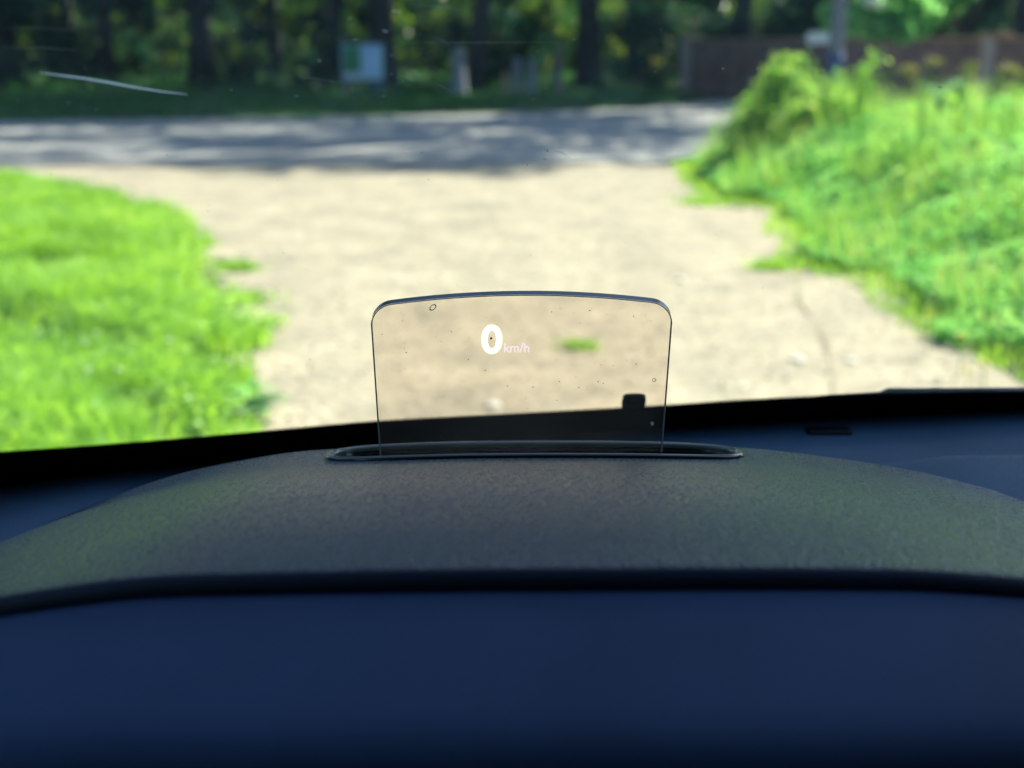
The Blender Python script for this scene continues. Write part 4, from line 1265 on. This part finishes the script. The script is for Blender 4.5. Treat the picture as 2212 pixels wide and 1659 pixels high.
# combiner glass: curved plate leaning towards the driver
GB = at(1125, 990, 0.748)
def gl_pt(u, v, side):
    """u metres across, v metres up the plate; side=0 front face, 1 back face"""
    lean = R(19)
    y = GB.y - v * math.sin(lean) - 0.45 * u * u * 0.0 + 0.25 * v * v
    z = GB.z + v * math.cos(lean)
    bow = 0.55 * u * u       # concave towards driver: sides come nearer
    y -= bow
    t = 0.0044 * side
    return Vector((GB.x + u, y + t * math.cos(lean), z + t * math.sin(lean)))
HWID = 0.0858
def gl_top(u):
    """height of plate at u"""
    a = abs(u) / HWID
    top = 0.1152 - 0.0062 * a * a
    r = 0.0115
    d = HWID - abs(u)
    if d < r: top -= r - math.sqrt(max(0, r * r - (r - d) ** 2))
    return top - 0.0012 * (u / HWID)*(-1) * 0.6
us = [HWID * math.sin(math.pi / 2 * (i / 40.0)) for i in range(-40, 41)]
def face_mesh(side):
    rows = []
    for j in range(21):
        rows.append([gl_pt(u, -0.014 + (gl_top(u) + 0.014) * j / 20, side) for u in us])
    return grid_mesh("combiner_glass", rows)
g0 = face_mesh(0); bmx = bmesh.new(); bmx.from_mesh(g0)
g1 = face_mesh(1)
hp("combiner_glass", g0, M['combiner']); bmx.free()
# edges of the plate
rows = []
out = [(us[0], -0.014 + (gl_top(us[0]) + .014) * j / 12) for j in range(12)] 
topedge = [(u, gl_top(u)) for u in us]
e1 = [[gl_pt(u, v, s) for s in (0, .15, .85, 1)] for u, v in topedge]
hp("top_edge", grid_mesh("top_edge", e1), M['glassedge'])
for sgn in (-1, 1):
    vv = [(sgn * HWID, -0.014 + (gl_top(HWID * sgn) + .014) * j / 12) for j in range(13)]
    rr = []
    for u, v in vv:
        a = gl_pt(u, v, 0); b = gl_pt(u, v, 1)
        rr.append([a, a + Vector((sgn * .0004, 0.0004, 0)), b + Vector((sgn * .0004, -0.0004, 0)), b])
    o = hp("side_edge", grid_mesh("side_edge", rr), M['glasside'])
# thin bright bevel line just inside the edge
pts = [(sgnu, v) for sgnu, v in ([(-HWID + .0003, -0.01 + (gl_top(HWID) + .01) * j / 10) for j in range(10)] + [(u * 0.997, gl_top(u) - 0.0004) for u in us] + [(HWID - .0003, -0.01 + (gl_top(HWID) + .01) * j / 10) for j in reversed(range(10))])]
bm = bmesh.new(); tube_bm(bm, [gl_pt(u, v, 0) - Vector((0, 0.0002, 0)) for u, v in pts], 0.00032, 6)
hp("bevel", bm_done(bm, "bevel"), M['glasside'])

# place by line of sight on the glass front
def onglass(px, py, off=0.0006):
    d = ray(px, py); best = None
    lo, hi = 0.4, 1.2
    lean = R(19)
    def f(t):
        q = EYE + d * t
        v = (q.z - GB.z) / math.cos(lean); u = q.x - GB.x
        return q.y - (gl_pt(u, v, 0).y - off)
    for _ in range(50):
        m_ = (lo + hi) / 2
        if f(m_) < 0: lo = m_
        else: hi = m_
    return EYE + d * lo
def text_on(name, s, cx, cy, hpx, wpx, mat, font_scale_bold=0.0, off=0.0006):
    """lettering turned to mesh and laid on the curved glass"""
    cu = bpy.data.curves.new(name, 'FONT'); cu.body = s; cu.resolution_u = 6; cu.offset = font_scale_bold
    ob = bpy.data.objects.new(name, cu); COL.objects.link(ob)
    dg = bpy.context.evaluated_depsgraph_get()
    me = bpy.data.meshes.new_from_object(ob.evaluated_get(dg))
    bpy.data.objects.remove(ob); me.name = name
    xs = [v.co.x for v in me.vertices]; ys = [v.co.y for v in me.vertices]
    x0, x1, y0, y1 = min(xs), max(xs), min(ys), max(ys)
    for v in me.vertices:
        px = cx + ((v.co.x - x0) / (x1 - x0) - .5) * wpx
        py = cy - ((v.co.y - y0) / (y1 - y0) - .5) * hpx
        v.co = onglass(px, py, off)
    me.materials.clear()
    return hp(name, me, mat, False)
text_on("digit_glow", "0", 1062.5, 733, 65, 47, M['halo'], 0.028, 0.0005)
text_on("speed_digit", "0", 1062.5, 733, 60, 42, M['digit'], 0.018, 0.0009)
text_on("speed_unit", "km/h", 1116, 751, 21, 55, M['unit'], 0.02, 0.0006)
# dirt on the combiner
bm = bmesh.new(); rnd = random.Random(11)
def gfleck(px, py, r, asp=1.0, ang=0.0, n=8):
    vs = []
    for k in range(n):
        a = 2*math.pi*k/n; rr = r * rnd.uniform(.75, 1.1); x = math.cos(a)*rr*asp; y = math.sin(a)*rr
        vs.append(bm.verts.new(onglass(px + x*math.cos(ang) - y*math.sin(ang), py + x*math.sin(ang) + y*math.cos(ang), 0.0004)))
    bm.faces.new(vs)
for k in range(110):
    gfleck(rnd.uniform(825, 1425), rnd.uniform(655, 975), 0.5 + 0.7 * rnd.random() ** 3, rnd.uniform(1, 1.6), rnd.uniform(0, 3), 5)
gfleck(1061, 731, 3.2, .8, .3)
o = hp("glass_dust", bm_done(bm, "glass_dust"), M['fleck'], False); o["kind"] = "stuff"
def ring_mark(px, py, r, asp, ang, mat):
    bm = bmesh.new(); n = 14; A = []; B = []
    for k in range(n):
        a = 2*math.pi*k/n
        for L, f in ((A, 1.0), (B, .72)):
            x = math.cos(a)*r*asp*f; y = math.sin(a)*r*f
            L.append(bm.verts.new(onglass(px + x*math.cos(ang) - y*math.sin(ang), py + x*math.sin(ang) + y*math.cos(ang), 0.0004)))
    for k in range(n): bm.faces.new((A[k], A[(k+1) % n], B[(k+1) % n], B[k]))
    return hp("dried_spot", bm_done(bm, "dried_spot"), mat, False)
ring_mark(935, 664, 5.5, 1.6, -.7, M['fleck'])
ring_mark(1413, 821, 4, 1, 0, M['fleck'])
bm = bmesh.new(); gfleck(1409, 915, 4.4, 1, 0, 10)
hp("dried_spot", bm_done(bm, "dried_spot"), M['speck'], False)

# lower panel in front of the hood
rows = []
prof = [(0.010, -0.030), (0.004, -0.0105), (0.000, -0.0080), (-0.006, -0.0088), (-0.02, -0.0132), (-0.04, -0.0202), (-0.057, -0.0265), (-0.065, -0.0300), (-0.071, -0.0345), (-0.0745, -0.041), (-0.0765, -0.053), (-0.0775, -0.08), (-0.07, -0.14)]
for a, b in prof:
    rows.append([(X * (1 + 0.12 * min(0, 0)), yc(X) + a, zh(X, .45) + b + (zh(0, .45) - zh(X, .45)) * .3 * (1 - max(0, 1 + a / .06))) for X in XS])
cpart("binnacle_panel", grid_mesh("binnacle_panel", rows), M['panel'])

# cabin shell: roof, pillars, doors, bonnet
def cbox(name, c, s, mat, bevel=0.0, parent=None, rot=None):
    bm = bmesh.new(); box_bm(bm, c, s, rot, bevel)
    return cpart(name, bm_done(bm, name), mat, parent, False)
cbox("roof_lining", (0.4, -0.80, 1.83), (1.66, 2.1, 0.05), M['liner'], 0.02)
cbox("header_rail", (0.4, 0.27, 1.805), (1.66, 0.10, 0.06), M['liner'], 0.015)
for sx, X in ((-1, -0.49), (1, 1.29)):
    y0 = yb(X)
    bm = bmesh.new(); tube_bm(bm, [(X, y0 + .03, 1.16), (X + sx * -.02, y0 - .35, wz(X, y0 - .35) + .01), (X - sx * .06, y0 - .62, wz(X, y0 - .62) + .01), (X - sx * .08, 0.1, 1.81)], [.045, .04, .04, .05], 10)
    cpart("pillar", bm_done(bm, "pillar"), M['liner'])
    cbox("door_panel", (X + sx * .03, -0.35, 0.78), (0.08, 2.4, 0.78), M['black'], 0.02)
    cbox("door_pillar", (X - sx * .01, -0.75, 1.48), (0.06, 0.14, 0.66), M['liner'], 0.02)
cbox("rear_shelf", (0.4, -1.75, 0.95), (1.7, 0.08, 1.1), M['black'], 0.02)
cbox("cabin_floor", (0.4, -0.3, 0.36), (1.7, 2.9, 0.06), M['black'], 0.01)
cbox("bulkhead", (0.4, 0.98, 0.72), (1.7, 0.05, 0.68), M['black'], 0.01)
rows = []
for j in range(15):
    t = j / 14
    rows.append([(0.4 + 0.86 * (i - 12) / 12, 1.10 + 0.06 * (1 - ((i - 12) / 12) ** 2) + 1.05 * t, 1.045 - 0.26 * t - 0.10 * t ** 6 - 0.05 * ((i - 12) / 12) ** 4) for i in range(25)])
rows.append([(p[0], p[1] + .05, 0.35) for p in rows[-1]])
cpart("bonnet", grid_mesh("bonnet", rows), M['paint'])
for X, Y in ((-.38, 1.75), (1.18, 1.75), (-.38, -1.1), (1.18, -1.1)):
    bm = bmesh.new(); tube_bm(bm, [(X - .11, Y, .34), (X - .10, Y, .34), (X + .10, Y, .34), (X + .11, Y, .34)], [.28, .34, .34, .28], 28)
    w_ = cpart("wheel", bm_done(bm, "wheel"), M['black'])
